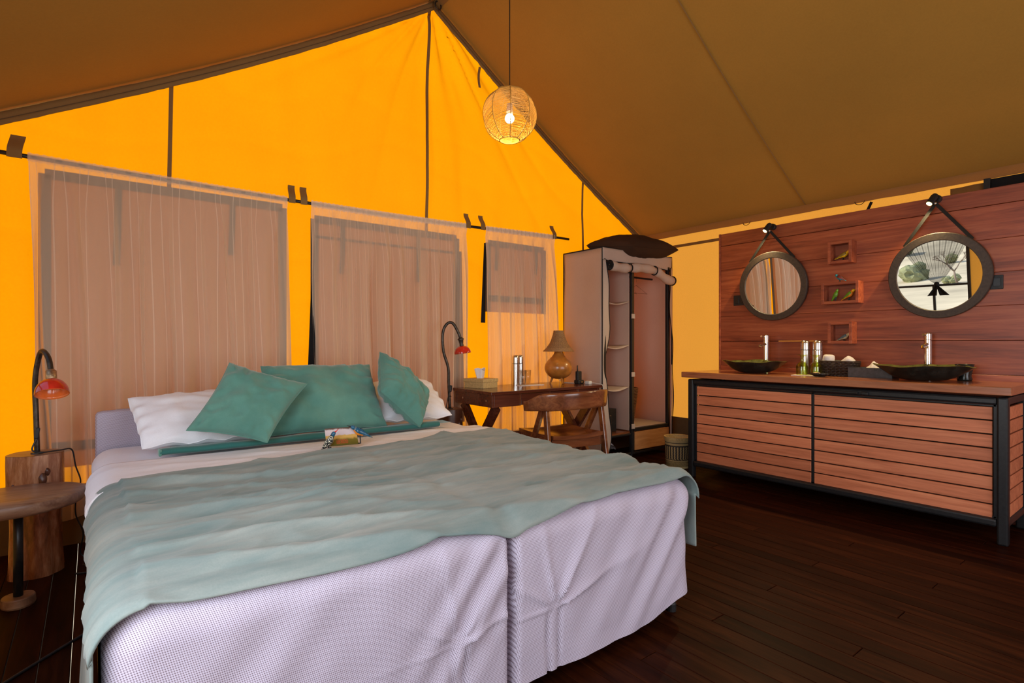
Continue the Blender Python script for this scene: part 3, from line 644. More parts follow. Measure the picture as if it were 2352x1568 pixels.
# ------------------------------------------------------------------ waste basket on floor
o=thing('waste_basket','round straw waste basket with a black woven pattern between wardrobe and vanity','basket',(4.215,3.0,0))
def wm():
    m,n,out_=newmat('woven_pattern'); p=N(n,'ShaderNodeBsdfPrincipled'); n.links.new(p.outputs[0],out_.inputs[0]); p.inputs['Roughness'].default_value=.7
    t=N(n,'ShaderNodeTexCoord'); s=N(n,'ShaderNodeSeparateXYZ'); n.links.new(t.outputs['Object'],s.inputs[0])
    ang=math2(n,'MULTIPLY',math2(n,'ARCTAN2',s.outputs[1],s.outputs[0]),26/(2*pi)); zz=s.outputs[2]
    saw=math2(n,'FRACT',math2(n,'ADD',ang,math2(n,'MULTIPLY',math2(n,'FRACT',math2(n,'MULTIPLY',zz,70),0),.25)),0)
    zig=math2(n,'LESS_THAN',saw,.55)
    def band(a,b_): return math2(n,'MULTIPLY',math2(n,'GREATER_THAN',zz,a),math2(n,'LESS_THAN',zz,b_))
    mid=math2(n,'MULTIPLY',zig,band(.085,.195)); rings=math2(n,'ADD',band(.075,.085),math2(n,'ADD',band(.195,.207),math2(n,'ADD',band(.035,.047),band(.226,.232))))
    f=math2(n,'MINIMUM',math2(n,'ADD',mid,rings),1)
    n.links.new(mixc(n,f,(.48,.33,.14,1),(.03,.022,.018,1)),p.inputs['Base Color']); return m
M['woven']=wm()
b=MB(); nn=96; prof=[(.100+.012*(j/26),.27*j/26) for j in range(27)]
b.lathe([(.001,.002)]+[(r+.0015*(j%2),z) for j,(r,z) in enumerate(prof)],n=nn,wob=lambda t,z:1+.008*sin(t*48+z*400)); b.build('woven_body','woven',o,smooth=True)
b=MB(); b.lathe([(.104,.262),(.104,.02),(.001,.018)],n=40); b.build('lining','straw',o,smooth=True)
b=MB(); b.lathe([(.104,.25),(.118,.25),(.119,.279),(.104,.279),(.104,.25)],n=48); b.build('rim','straw',o)
# ------------------------------------------------------------------ wardrobe
WX0,WX1,WY0,WY1,WZ=3.71,4.75,3.45,3.965,2.0
wd=thing('fabric_wardrobe','cream fabric wardrobe with black piping and its door rolled up','wardrobe',(WX0,WY0,0)); ww=WX1-WX0; dd=WY1-WY0; mx_=.425
def wg(name,nu,nv,fn,mat='cream',solid=0.003): b=MB(); b.grid(nu,nv,fn); return b.build(name,mat,wd,smooth=True,solid=solid)
wg('side_panel',16,30,lambda a,t:(.004*sin(t*9)-.012*sin(pi*a)*sin(t*5)*.5+.006*nse(a*3,t*5,1),dd*a,.06+(WZ-.06)*t))
wg('side_panel',16,30,lambda a,t:(ww+.006*nse(a*3,t*5,2),dd*a,.06+(WZ-.06)*t))
wg('back_panel',20,30,lambda a,t:(ww*a,dd+.004*nse(a*9,t*5,3),.06+(WZ-.06)*t))
wg('top_panel',10,10,lambda a,t:(ww*a,dd*t,WZ))
wg('front_valance',40,6,lambda a,t:(ww*a,-.004+.006*sin(a*14)*(1-t),WZ-(.115-.0*a+.02*smooth(.7,1,a))*(1-t)*(1+.05*sin(a*9))))
wg('flap_left',6,50,lambda a,t:((.012+.055+.025*sin(t*11+.4)+.012*sin(t*23))*a,-.008-.03*a*sin(t*9)*.5,.10+(1.79)*t))
wg('flap_right',6,50,lambda a,t:(ww-(.05+.025*sin(t*8+1)+.01*sin(t*19)-.05*smooth(.5,.1,t))*a,-.008-.02*a,.12+(1.77)*t))
b=MB(); b.grid(1,30,lambda a,t:(mx_-.03,.02+(dd-.05)*a,.28+(1.62)*t)); b.build('divider','cream',wd,solid=.003)
def pipe(pts,r=.0055): b=MB(); b.tube(pts,r,6); b.build('piping','blackcloth',wd,smooth=True)
pipe([(0,0,.06+(WZ-.06)*k/20) for k in range(21)]); pipe([(ww,0,.9+(WZ-.9)*k/20) for k in range(21)]); pipe([(0,dd,.06+(WZ-.06)*k/20) for k in range(21)])
pipe([(ww*k/20,0,WZ+.002+.004*sin(k)) for k in range(21)]); pipe([(0,dd*k/8,WZ+.002) for k in range(9)])
pipe([(ww*k/20,-.006,WZ-(.115+.02*smooth(.7,1,k/20))*(1+.05*sin(k/20*9))) for k in range(21)],.005)
pipe([((.012+.055+.025*sin(t*11+.4)+.012*sin(t*23)),-.01-.015*sin(t*9),.10+1.79*t) for t in [k/50 for k in range(51)]],.004)
pipe([(ww-(.05+.025*sin(t*8+1)+.01*sin(t*19)-.05*smooth(.5,.1,t)),-.03,.12+1.77*t) for t in [k/50 for k in range(51)]],.004)
def pole(p,q,nm='frame_pole',s=.034): b=MB(); b.beam(p,q,s,s,(0,1,0) if abs(p[2]-q[2])>.5 else (0,0,1)); b.build(nm,'black',wd,bevel=.004)
pole((mx_,.012,.05),(mx_,.012,1.93)); pole((ww-.055,.012,.05),(ww-.055,.012,1.9)); pole((.03,.012,.05),(.03,.012,1.9))
pole((mx_,.012,.285),(ww-.055,.012,.285)); pole((.03,.012,.245),(mx_,.012,.245),s=.02); pole((mx_,dd-.02,.05),(mx_,dd-.02,1.9))
for zz in(1.38,.82,.32): b=MB(); b.box((mx_-.002,-.008,zz),(.042,.012,.045)); b.build('tie','cream',wd,bevel=.002)
b=MB(); b.box((mx_/2,.25,.262),(mx_-.03,.46,.018)); b.build('base_shelf','chair',wd)
b=MB(); b.box(((mx_+ww-.06)/2,.25,.302),(ww-mx_-.07,.46,.012)); b.build('base_shelf','cream',wd)
b=MB(); b.box(((mx_+ww-.06)/2,-.012,.178),(ww-mx_-.085,.012,.175)); b.build('plinth_board','ply',wd,bevel=.002)
for zz in(1.52,1.10,.70):
    b=MB(); b.grid(16,8,lambda a,t:(.03+(mx_-.06)*a,.02+(dd-.06)*t,zz-.03*sin(pi*a)*(1.1-t))); b.build('shelf','cream',wd,smooth=True,solid=.006)
b=MB(); b.tube([(mx_,.25,1.80),(ww,.25,1.80)],.010,10); b.build('hanging_rail','black',wd)
rl=MB(); 
def rollp(k): a=k/40; return (.05+(ww-.10)*a,-.045,1.835-.012*sin(a*9)-.075*smooth(.68,1,a))
rl.tube([rollp(k) for k in range(41)],[.043+.004*sin(k*.9)-(.010 if k in(11,12,27,28) else 0) for k in range(41)],16); rl.build('rolled_door','cream',wd,smooth=True)
for k in(0,11.5,27.5,40):
    p=Vector(rollp(k)); b=MB(); b.tube([p+Vector((0,.043*cos(t*pi/8),.043*sin(t*pi/8))) for t in range(16)],.006,6,closed=True); b.build('roll_tie','blackcloth',wd,smooth=True)
p=Vector(rollp(0)); b=MB(); b.tube([p+Vector((-.004,r_*cos(r_*600),r_*sin(r_*600))) for r_ in [.004+.038*k/60 for k in range(61)]],.005,5); b.build('roll_end','blackcloth',wd)
for x0,x1,zz in((.02,ww-.02,.06),): pole((x0,.012,zz),(x1,.012,zz),s=.02)
for xx in(.03,mx_,ww-.05):
    for yy in(.02,dd-.03): b=MB(); b.lathe([(0,0),(.016,0),(.014,.06)],(xx,yy,0),14); b.build('foot','black',wd)
# contents
sf=thing('safe_box','black safe with a keypad on the bottom shelf of the wardrobe','safe',(WX0+.175,WY0+.22,.271))
b=MB(); b.box((0,0,.11),(.26,.24,.22)); b.build('case','black',sf,bevel=.004)
b=MB(); b.box((.03,-.123,.12),(.045,.006,.08)); b.build('keypad','brass',sf); b=MB(); b.box((.03,-.127,.12),(.037,.004,.07)); b.build('keys','black',sf)
b=MB(); b.grid(20,10,lambda a,t:(.30*a,.02*sin(a*7+t*3)+.12*t,.045+.13*sin(pi*a)**.5*(1-abs(t-.5))+.02*nse(a*9,t*9)))
tag(b.build('plastic_bag','tissue',smooth=True),'crumpled pale bag on the floor under the wardrobe shelf','bag').location=(WX0+.08,WY0+.16,.03)
wbasket('laundry_basket','brown wicker basket standing inside the right half of the wardrobe',(WX0+.555,WY0+.22,.309),.135,.135,.36,.34,'wicker',24,24)
for k,(dy,rzz) in enumerate(((.05,.35),(.0,.1),(-.05,-.25))):
    b=MB(); H=[(0,0,.0),(0,0,.035),(.018,0,.05),(.010,0,.07),(-.012,0,.062)]
    b.tube([(0,0,-.03),(.19,0,-.11),(-.19,0,-.11)],.0022,6,closed=True); b.tube(H,.0018,6)
    o=tag(b.build('wire_hanger','brass',smooth=True),['thin wire hanger at the back of the wardrobe rail','thin wire hanger in the middle of the wardrobe rail','thin wire hanger at the front of the wardrobe rail'][k],'hanger','wire hangers in the wardrobe')
    o.location=(WX0+.62+.08*k,WY0+.25,1.76-.008); o.rotation_euler=(0,0,rzz+.3)
# ------------------------------------------------------------------ cushions
def cushion(name,label,cs,T,mat,sd,group=None,pinch=.07,n=34,parent=None,wr=.010,cat='cushion',frill=0,ns=None):
    c=[Vector(p) for p in cs]; cen=sum(c,Vector())/4
    nrm=(c[1]-c[0]).cross(c[3]-c[0]).normalized() if ns is None else Vector(ns)
    def bil(a,b_):
        a=(a+1)/2; b_=(b_+1)/2; return (c[0]*(1-a)+c[1]*a)*(1-b_)+(c[3]*(1-a)+c[2]*a)*b_
    mb=MB()
    for s in(1,-1):
        def f(u,v):
            a=2*u-1; b_=2*v-1
            a=math.copysign(1-(1-abs(a))**1.35,a); b_=math.copysign(1-(1-abs(b_))**1.35,b_)
            pa=a*(1-pinch*(1-b_*b_)); pb=b_*(1-pinch*(1-a*a)); p=bil(pa,pb)
            q=max(0,(1-a*a)*(1-b_*b_)); h=T/2*(q**.42)
            th=math.atan2(b_,a); edge=smooth(.45,.95,max(abs(a),abs(b_)))
            wv=wr*(nse(a*2.2+sd,b_*2.2,sd)+.6*nse(a*5+sd,b_*5,sd+3))*(q**.3); pe=b_ if abs(a)>abs(b_) else a
            wv+=wr*.9*sin(pe*19+5*nse(a*2,b_*2,sd))*abs(nse(pe*3,sd,2))*2*smooth(.5,.85,max(abs(a),abs(b_)))*(q**.35)
            if frill: p=p+nrm*frill*sin(th*14)*smooth(.82,1,max(abs(a),abs(b_)))
            return p+nrm*s*(h+wv+.001)
        mb.grid(n,n,(lambda u,v:f(u,v)) if s<0 else (lambda u,v:f(1-u,v)))
    o=mb.build(name,mat,parent,smooth=True)
    b=MB(); loop=[]
    for k in range(80):
        e=k/20; i=int(e); t=2*(e-i)-1; t=math.copysign(1-(1-abs(t))**1.35,t)
        a,b_=((t,-1),(1,t),(-t,1),(-1,-t))[i]; p=bil(a*(1-pinch*(1-b_*b_)),b_*(1-pinch*(1-a*a)))
        if frill: p=p+nrm*frill*sin(math.atan2(b_,a)*14)
        loop.append(p)
    b.tube(loop,.0028,5,closed=True); b.build('seam_piping',mat,o,smooth=True)
    if label: tag(o,label,cat,group)
    return o
cushion('cushion','large dark brown cushion lying on top of the wardrobe',[(3.78,3.72,2.06),(4.02,3.36,2.03),(4.74,3.36,2.07),(4.60,3.92,2.10)],.27,'browncloth',4,wr=.012,pinch=.03)
# ------------------------------------------------------------------ beds
BZ=.572; BY0,BY1=1.33,3.47
def rbox(x0,x1,y0,y1,z0,z1,r,nx,ny,nz_,disp=None,ra=None,rb_=None):
    mb=MB(); ra=ra or r; rb_=rb_ or r
    def P(x,y,z):
        cx=min(max(x,x0+ra),x1-rb_); cy=min(max(y,y0+r),y1-r); cz=min(z,z1-r)
        rx=ra if x<cx else rb_; d=Vector(((x-cx)/rx,(y-cy)/r,(z-cz)/r))
        if d.length<1e-9: return Vector((x,y,z))
        u=d.normalized(); p=Vector((cx+u.x*rx,cy+u.y*r,cz+u.z*r))
        nn=Vector((u.x/rx,u.y/r,u.z/r)).normalized()
        if disp: p=p+nn*disp(p)
        return p
    lin=lambda a,b_,t:a+(b_-a)*t
    mb.grid(nx,ny,lambda a,t:P(lin(x0,x1,a),lin(y0,y1,t),z1))
    mb.grid(nx,nz_,lambda a,t:P(lin(x0,x1,a),y0,lin(z0,z1,t))); mb.grid(nx,nz_,lambda a,t:P(lin(x1,x0,a),y1,lin(z0,z1,t)))
    mb.grid(ny,nz_,lambda a,t:P(x0,lin(y1,y0,a),lin(z0,z1,t))); mb.grid(ny,nz_,lambda a,t:P(x1,lin(y0,y1,a),lin(z0,z1,t)))
    return mb
def folds(pin,others=()):
    def d(p):
        if abs(p.x-1.03)<.02: return 0
        if p.y>BY0+.12: return .004*nse(p.x*4,p.y*4,p.z*4)
        dx=p.x-pin[0]; dz=p.z-pin[1]; r=math.hypot(dx,dz); e=0
        if dz>-.01:
            th=math.atan2(dx,dz+.01); e+=pin[2]*(.6+.6*smooth(-.6,.6,th))*(1-abs(sin(th*4.5+.7+1.2*nse(th*2,r*2,1))))**1.6*math.exp(-r*3.6)*smooth(.0,.05,r)
        else: e+=-.013*math.exp(-((abs(dx-.004*sin(dz*20))-.024)/.006)**2)*smooth(0,.03,-dz)
        for (ox,oz,A,w_) in others:
            ddx=p.x-ox; ddz=p.z-oz; t_=ddx*.62+ddz*.78; e+=A*sin((ddx*.78-ddz*.62)*w_)*math.exp(-((ddx*.78-ddz*.62)/.12)**2)*math.exp(-(t_/.3)**2)
        e+=.006*nse(p.x*5,p.z*5,4)+.003*nse(p.x*12,p.z*9,8)
        if p.z<.10: e+=.008*sin(p.x*14)*(1-p.z/.1)
        return e
    return d
def bed(x0,x1,label,hl,pin,others,ra,rb_):
    o=thing('single_bed',label,'bed',((x0+x1)/2,(BY0+BY1)/2,0)); off=Vector(o.location)
    mb=rbox(x0,x1,BY0,BY1,.045,BZ,.085,90,90,70,folds(pin,others),ra,rb_); mb.v=[tuple(Vector(v)-off) for v in mb.v]
    mb.v=[(v[0],v[1],v[2]+.055*smooth(1.66,1.93,v[0]+off.x)*max(0,1-(v[2]-.045)/.16)*(1-smooth(1.5,1.7,v[1]+off.y))) for v in mb.v]; mb.build('fitted_cover','cover',o,smooth=True)
    mb=rbox(x0+.03,x1-.03,BY0+.05,BY1-.05,.14,BZ-.03,.06,8,8,6); mb.v=[tuple(Vector(v)-off) for v in mb.v]; mb.build('mattress','white',o,smooth=True)
    for xx in(x0+.05,x1-.05):
        for yy in(BY0+.075,BY1-.07):
            b=MB(); b.lathe([(0,0),(.021,0),(.021,.03),(.018,.035),(.018,.16)],(xx-off.x,yy-off.y,0),16); b.build('leg','blackrough',o)
    mb=rbox(x0,x1-.02,BY1+.005,BY1+.085,.34,.775,.03,30,4,24,lambda p:.004*nse(p.x*6,p.y*6,p.z*6)+.005*nse(p.x*14,1,p.z*3)*smooth(.65,.78,p.z)); mb.v=[tuple(Vector(v)-off) for v in mb.v]; mb.build('headboard','cover',o,smooth=True)
    for xx in(x0+.02,x1-.04): b=MB(); b.box((xx-off.x,BY1+.045-off.y,.18),(.03,.03,.36)); b.build('headboard_post','black',o)
    return o
bed(0.018,1.026,'single bed with a lilac woven cover, nearer the tree stump with the red lamp',0,(.837,.262,.016),[(.95,.40,.012,60),(.25,.3,.005,40)],.085,.02)
bed(1.040,1.98,'single bed with a lilac woven cover and bunched folds, nearer the vanity',0,(1.205,.262,.024),[(1.80,.36,.014,50),(1.5,.30,.008,35)],.02,.085)
# draped layers over both beds
BL,BR=.012,1.992
def drape(off,y0f,y1f,zl,zr,wr,sd,foot=False,ns=150,nyv=110,Rr=.085,billow=.0):
    """s across (left hem -> right hem), t from foot to head"""
    x0=BL-off; x1=BR+off; zt=BZ+off
    def f(s,t):
        xm=x0+(x1-x0)*s; ya=y0f(xm); yb=y1f(xm); y=ya+(yb-ya)*t
        hl=zt-Rr-zl(y); hr=zt-Rr-zr(y); arc=Rr*pi/2; top=(x1-x0)-2*Rr; tot=hl+hr+2*arc+top; q=s*tot
        if q<hl: p=Vector((x0,y,zl(y)+q)); nn=Vector((-1,0,0)); side=1
        elif q<hl+arc: a=(q-hl)/Rr; p=Vector((x0+Rr-Rr*cos(a),y,zt-Rr+Rr*sin(a))); nn=Vector((-cos(a),0,sin(a))); side=.5
        elif q<hl+arc+top: p=Vector((x0+Rr+q-hl-arc,y,zt)); nn=Vector((0,0,1)); side=0
        elif q<hl+2*arc+top: a=(q-hl-arc-top)/Rr; p=Vector((x1-Rr+Rr*sin(a),y,zt-Rr+Rr*cos(a))); nn=Vector((sin(a),0,cos(a))); side=.5
        else: p=Vector((x1,y,zt-Rr-(q-hl-2*arc-top))); nn=Vector((1,0,0)); side=1
        p=p.copy(); x=p.x
        ya=y0f(min(max(x,BL),BR)); yb=y1f(min(max(x,BL),BR)); y=ya+(yb-ya)*t; p.y=y
        # rounding at the foot
        dy=(BY0-off+Rr)-y
        if foot and dy>0 and side<1:
            k=min(1,dy/Rr); p.z-=Rr-Rr*math.sqrt(max(0,1-k*k))
            p.z-=.02*math.exp(-((x-1.03)/.10)**2)*k*k
        if foot: p.z+=.022*smooth(2.25,2.45,y)*(1 if side==0 else .6 if side==.5 else 0)
        w1=wr*(nse(x*1.1+sd,y*5.5+.5*x,sd)+.55*nse(x*2.4,y*12+x*1.3,sd+5)+.25*nse(x*7,y*17,sd+9)+.16*(1-min(1,abs(nse(x*2.4+y,y*13-x*3,sd+4))*3))**3)
        rg=lambda v:(1-min(1,abs(v)*3.2))**2
        w1+=wr*(.9*rg(nse(x*.8+sd,y*3.6+.9*x,sd+2))+.6*rg(nse(x*1.3+sd,y*6.5+1.6*x,sd+6))+.35*rg(nse(x*3,y*9-x*2,sd+7)))*(.45+.9*abs(nse(x*.9,y*1.1,sd)))
        if side==.5 and x<.3: w1*=.45
        if side==1: w1=w1*.22+wr*.22*sin(y*7+sd)+.02*(1-smooth(0,.35,p.z-.1))*(.5+.5*sin(y*6+sd))
        w1-=.018*math.exp(-((x-1.026)/.03)**2)*(1 if side==0 else 0)*(.4+.6*smooth(2.0,1.35,y))
        return p+nn*(abs(w1)*.35+w1*.65+(.006 if side<1 else .002))
    mb=MB(); mb.grid(ns,nyv,f); return mb
# under sheet at the pillow end
mb=drape(.004,lambda x:2.30,lambda x:3.455,lambda y:.40,lambda y:.40,.004,2,ns=100,nyv=30); tag(mb.build('bed_sheet','white',smooth=True),'white under sheet showing between the headboard and the pillows','sheet')
def head(x): return 2.93-.02*x
mb=drape(.018,lambda x:2.42,lambda x:head(x),lambda y:.34,lambda y:.38,.007,8,nyv=40)
dv=tag(mb.build('turned_down_sheet','white',smooth=True,solid=.008),'white top sheet turned down across both beds above the sage blanket','sheet')
def bh(x): return 2.53+.03*x+.10*smooth(1.5,2.0,x)-.05*smooth(.25,0,x)
def bf(x): return BY0+.010+.003*sin(x*9)+.008*smooth(.5,0,x)-.012*math.exp(-((x-1.05)/.2)**2)
mb=drape(.010,bf,bh,lambda y:.10+.02*sin(y*5),lambda y:.27,.021,14,foot=True,ns=260,nyv=240)
bl=tag(mb.build('sage_blanket','blanket',smooth=True,solid=.006),'large grey-green blanket spread over both beds','blanket')
# folded teal band in front of the pillows
o=thing('teal_runner','narrow folded dark teal cloth lying across the bed in front of the pillows','cloth',(0,0,0))
b=MB(); b.grid(60,10,lambda a,t:(.25+1.46*a,2.915+.03*cos(2*pi*t)*(1+.0*a)+.005*sin(a*20)+.05,BZ+.048+.017*sin(2*pi*t)+.004*nse(a*12,t*2))); b.build('folded_cloth','teald',o,smooth=True)
b=MB(); b.box((.251,2.965,BZ+.048),(.012,.055,.030)); b.build('cut_end','teal',o,bevel=.003)
b=MB(); b.grid(60,4,lambda a,t:(.30+1.5*a,2.95+.12*t,BZ+.052+.004*nse(a*8,t))); b.build('back_fold','teald',o,smooth=True)
# pillows
PW='bed pillows'; 
cushion('pillow','white pillow with a ruffled edge at the left of the bed',[(.19,3.04,.64),(.80,3.06,.64),(.78,3.38,.845),(.15,3.38,.83)],.16,'whitep',21,PW,pinch=.015,wr=.014,cat='pillow',frill=.011)
cushion('pillow','white pillow peeking out behind the right teal cushion',[(1.34,3.13,.64),(1.90,3.12,.635),(1.865,3.39,.865),(1.34,3.40,.85)],.15,'whitep',27,PW,pinch=.015,wr=.012,cat='pillow',frill=.011)
TC='teal velvet cushions'
cushion('cushion','wide rectangular teal cushion in the middle, behind the two smaller ones',[(.715,3.02,.635),(1.40,3.03,.625),(1.385,3.26,.985),(.755,3.28,.990)],.19,'teal',33,TC,wr=.026,pinch=.05)
cushion('cushion','square teal cushion standing on its corner, leftmost of the three',[(.352,2.93,.715),(.682,2.84,.635),(.905,2.94,.905),(.563,3.09,1.02)],.16,'teal',41,TC,wr=.024,pinch=.08)
cushion('cushion','teal cushion tipped on its edge, rightmost of the three',[(1.335,2.97,.84),(1.56,2.92,.618),(1.72,3.10,.79),(1.42,3.18,1.065)],.19,'teal',47,TC,wr=.024,pinch=.03)
# card and birds on the bed
def cm():
    m,n,out_=newmat('landscape_card'); p=N(n,'ShaderNodeBsdfPrincipled'); n.links.new(p.outputs[0],out_.inputs[0]); p.inputs['Roughness'].default_value=.35
    t=N(n,'ShaderNodeTexCoord'); s=N(n,'ShaderNodeSeparateXYZ'); n.links.new(t.outputs['Object'],s.inputs[0])
    f=nz(n,t.outputs['Object'],45,5); h=math2(n,'ADD',s.outputs[1],math2(n,'MULTIPLY',math2(n,'SUBTRACT',f,.5),.02))
    h=math2(n,'MULTIPLY',h,10)
    c=ramp(n,h,[(.0,(.10,.08,.01,1)),(.30,(.16,.12,.02,1)),(.42,(.62,.36,.09,1)),(.55,(.60,.38,.10,1)),(.60,(.62,.52,.54,1)),(.88,(.66,.56,.56,1)),(.95,(.12,.07,.05,1))])
    dx=math2(n,'ABSOLUTE',s.outputs[0],0); near=math2(n,'MULTIPLY',math2(n,'LESS_THAN',dx,.028),math2(n,'MULTIPLY',math2(n,'GREATER_THAN',s.outputs[1],.008),math2(n,'LESS_THAN',s.outputs[1],.032)))
    spk=math2(n,'GREATER_THAN',nz(n,t.outputs['Object'],330,2),.53)
    n.links.new(mixc(n,math2(n,'MULTIPLY',near,spk),c,(.55,.04,.03,1)),p.inputs['Base Color']); return m
M['card']=cm()
CX0,CY0=.985,2.615
b=MB(); b.box((0,.05,0),(.15,.10,.006)); card=b.build('picture_card','card',bevel=.0005)
tag(card,'small landscape picture card with red flowers propped on the white sheet','card'); card.location=(CX0-.01,CY0,BZ+.050); card.rotation_euler=(.85,0,-.18)
def spotted():
    m,n,out_=newmat('spotted_paint'); p=N(n,'ShaderNodeBsdfPrincipled'); n.links.new(p.outputs[0],out_.inputs[0]); p.inputs['Roughness'].default_value=.3
    t=N(n,'ShaderNodeTexCoord'); v=N(n,'ShaderNodeTexVoronoi'); v.inputs['Scale'].default_value=190; n.links.new(t.outputs['Object'],v.inputs['Vector'])
    n.links.new(ramp(n,v.outputs['Distance'],[(.36,(.8,.75,.55,1)),(.44,(.02,.02,.02,1))]),p.inputs['Base Color']); return m
M['spotted']=spotted()
bird('carved_bird','blue-headed spotted bird figurine with a red beak at the left of the picture card',(CX0-.085,CY0-.01,BZ+.045),-.55,.135,.85,'spotted','spotted','bluep','redp',legh=.012,beakl=.16,fat=.85,group='painted wooden birds')
bird('carved_bird','blue and orange bird figurine with a black beak at the right of the picture card',(CX0+.085,CY0+.01,BZ+.045),2.75,.125,.42,'greyblue','bluep','bluep','blackrough',legh=.042,belly='orange',beakl=.16,group='painted wooden birds')
# ------------------------------------------------------------------ bedside: stump, side table, lamps
def stump(loc,r,h,label,mats,sd):
    o=thing('tree_stump',label,'stump',loc)
    def wob(t,z): return 1+.06*sin(t*2+sd)+.035*sin(t*5+z*3+sd)+.02*nse(t*3,z*8,sd)+.012*sin(t*11)
    prof=[]
    for k in range(25):
        q=k/24; rr=r*(1.08-.10*sin(pi*min(1,q*1.1))+.06*math.exp(-((q-.72)/.12)**2)); prof.append((rr,h*q))
    b=MB(); b.lathe(prof,n=64,wob=wob); b.build('trunk',mats[0],o,smooth=True)
    b=MB(); b.lathe([(prof[-1][0]*k/8+.0001,h+.001) for k in range(9)],n=64,wob=lambda t,z:wob(t,h)); b.build('cut_top',mats[1],o,smooth=True)
    for (a,z,s) in((-1.25,h*.80,.022),(-1.05,h*.86,.014),(-2.4,h*.74,.016)):
        b=MB(); rr=r*1.05*wob(a,z); b.sphere((rr*cos(a),rr*sin(a),z),s,12,8,(.8,.8,1.5)); b.v=[tuple(Vector(v)+Vector((nse(v[0]*90,v[1]*90,v[2]*90),nse(v[1]*90,v[2]*90,4),0))*.006) for v in b.v]; b.build('knot','stumpd',o,smooth=True)
    return o
stump((-.212,3.53,0),.094,.584,'polished tree stump bedside stand at the left of the bed',('stump','slab'),1.2)
stump((2.225,3.70,0),.100,.607,'dark tree stump between the bed head and the desk',('stumpd','slab'),4.0)
tb=thing('slab_table','small side table with an uneven wood slab on one black leg','side table',(-.245,3.14,0))
b=MB(); wobt=lambda t,z:1+.05*sin(t*2+.6)+.03*sin(t*3+1)+.012*sin(t*9)
b.lathe([(.0005,.415),(.10,.415),(.205,.418),(.213,.430),(.218,.465),(.212,.472),(.10,.473),(.0005,.473)],n=72,wob=wobt); b.build('slab_top','slab',tb,smooth=True)
b=MB(); b.tube([(0,-.0,.04),(0,0,.415)],.017,14); b.build('leg','black',tb,smooth=True)
b=MB(); b.lathe([(0,0),(.056,0),(.059,.008),(.056,.036),(.053,.040),(0,.040)],n=36,wob=lambda t,z:1+.03*sin(t*3)); b.build('foot','slab',tb,smooth=False)
def lamp(base,pts,shade,tilt_dir,rs,hs,label,brass,switchz):
    o=thing('bedside_lamp',label,'lamp',base,0,'red-shaded bedside lamps')
    P=[Vector(p)-Vector(base) for p in pts]
    # smooth path
    sm=[]
    for i in range(len(P)-1):
        p0=P[max(0,i-1)];p1=P[i];p2=P[i+1];p3=P[min(len(P)-1,i+2)]
        for k in range(6):
            t=k/6; sm.append(.5*((2*p1)+(p2-p0)*t+(2*p0-5*p1+4*p2-p3)*t*t+(3*p1-p0-3*p2+p3)*t**3))
    sm.append(P[-1]); b=MB(); b.tube(sm,.0115,12); b.build('bent_pole','iron',o,smooth=True)
    end=P[-1]; d=Vector(tilt_dir).normalized(); q=Vector((0,0,1)).rotation_difference(-d)
    b=MB(); b.lathe([(.012,.012),(.021,.004),(.021,-.036),(.015,-.042)] if brass else [(.012,.02),(.026,.008),(.020,-.002),(.015,-.03),(.018,-.05)],n=20); b.v=[tuple(q@Vector(v)+end) for v in b.v]; b.build('lamp_holder','brass' if brass else 'iron',o,smooth=True)
    z0=-.036 if brass else -.045
    pr=[(.012,z0)]+[(rs*math.sin(pi/2*k/10)**.9,z0-hs*(1-cos(pi/2*k/10))) for k in range(1,11)]
    b=MB(); b.lathe(pr,n=44); b.v=[tuple(q@Vector(v)+end) for v in b.v]; b.build('shade','redglass',o,smooth=True)
    b=MB(); b.lathe([(r*.97,z-.002) for r,z in pr]+[(rs,z0-hs)],n=44); b.v=[tuple(q@Vector(v)+end) for v in b.v]; b.build('shade_lining','orangein',o,smooth=True)
    b=MB(); b.box((.0,-.014,switchz),(.018,.014,.052),Matrix.Rotation(.15,3,'Y')); b.build('switch','black',o,bevel=.004)
    b=MB(); b.lathe([(0,0),(.026,0),(.024,.006),(.012,.009)],n=20); b.build('base_plate','iron',o)
    return o
L1=(-.205,3.51,.585)
lamp(L1,[(-.205,3.51,.585),(-.209,3.512,.75),(-.213,3.512,.93),(-.200,3.485,1.04),(-.182,3.43,1.083),(-.157,3.365,1.05),(-.146,3.335,.985)],None,(.06,-.50,-1),.064,.075,'lamp with a curved iron pole and glossy red shade on the left stump',True,.10)
L2=(2.215,3.66,.608)
lamp(L2,[(2.215,3.66,.608),(2.205,3.66,.80),(2.20,3.66,.93),(2.165,3.672,1.06),(2.160,3.672,1.20),(2.19,3.66,1.27),(2.23,3.64,1.275),(2.27,3.62,1.20),(2.285,3.61,1.145)],None,(.10,-.10,-1),.066,.060,'lamp with a tall curved iron pole and small red shade beside the desk',False,.16)
b=MB(); b.tube([(2.155,3.62,.612),(2.208,3.655,.75)],.004,6); b.tube([(2.195,3.64,.71),(2.23,3.665,.705)],.003,6); tag(b.build('lamp_brace','black'),'thin black wire brace leaning against the right bedside lamp pole','brace')
def cable(name,label,pts,r,mat='black'):
    P=[Vector(p) for p in pts]; sm=[]
    for i in range(len(P)-1):
        p0=P[max(0,i-1)];p1=P[i];p2=P[i+1];p3=P[min(len(P)-1,i+2)]
        for k in range(8):
            t=k/8; sm.append(.5*((2*p1)+(p2-p0)*t+(2*p0-5*p1+4*p2-p3)*t*t+(3*p1-p0-3*p2+p3)*t**3))
    sm.append(P[-1]); b=MB(); b.tube(sm,r,8); tag(b.build(name,mat,smooth=True),label,'cable')
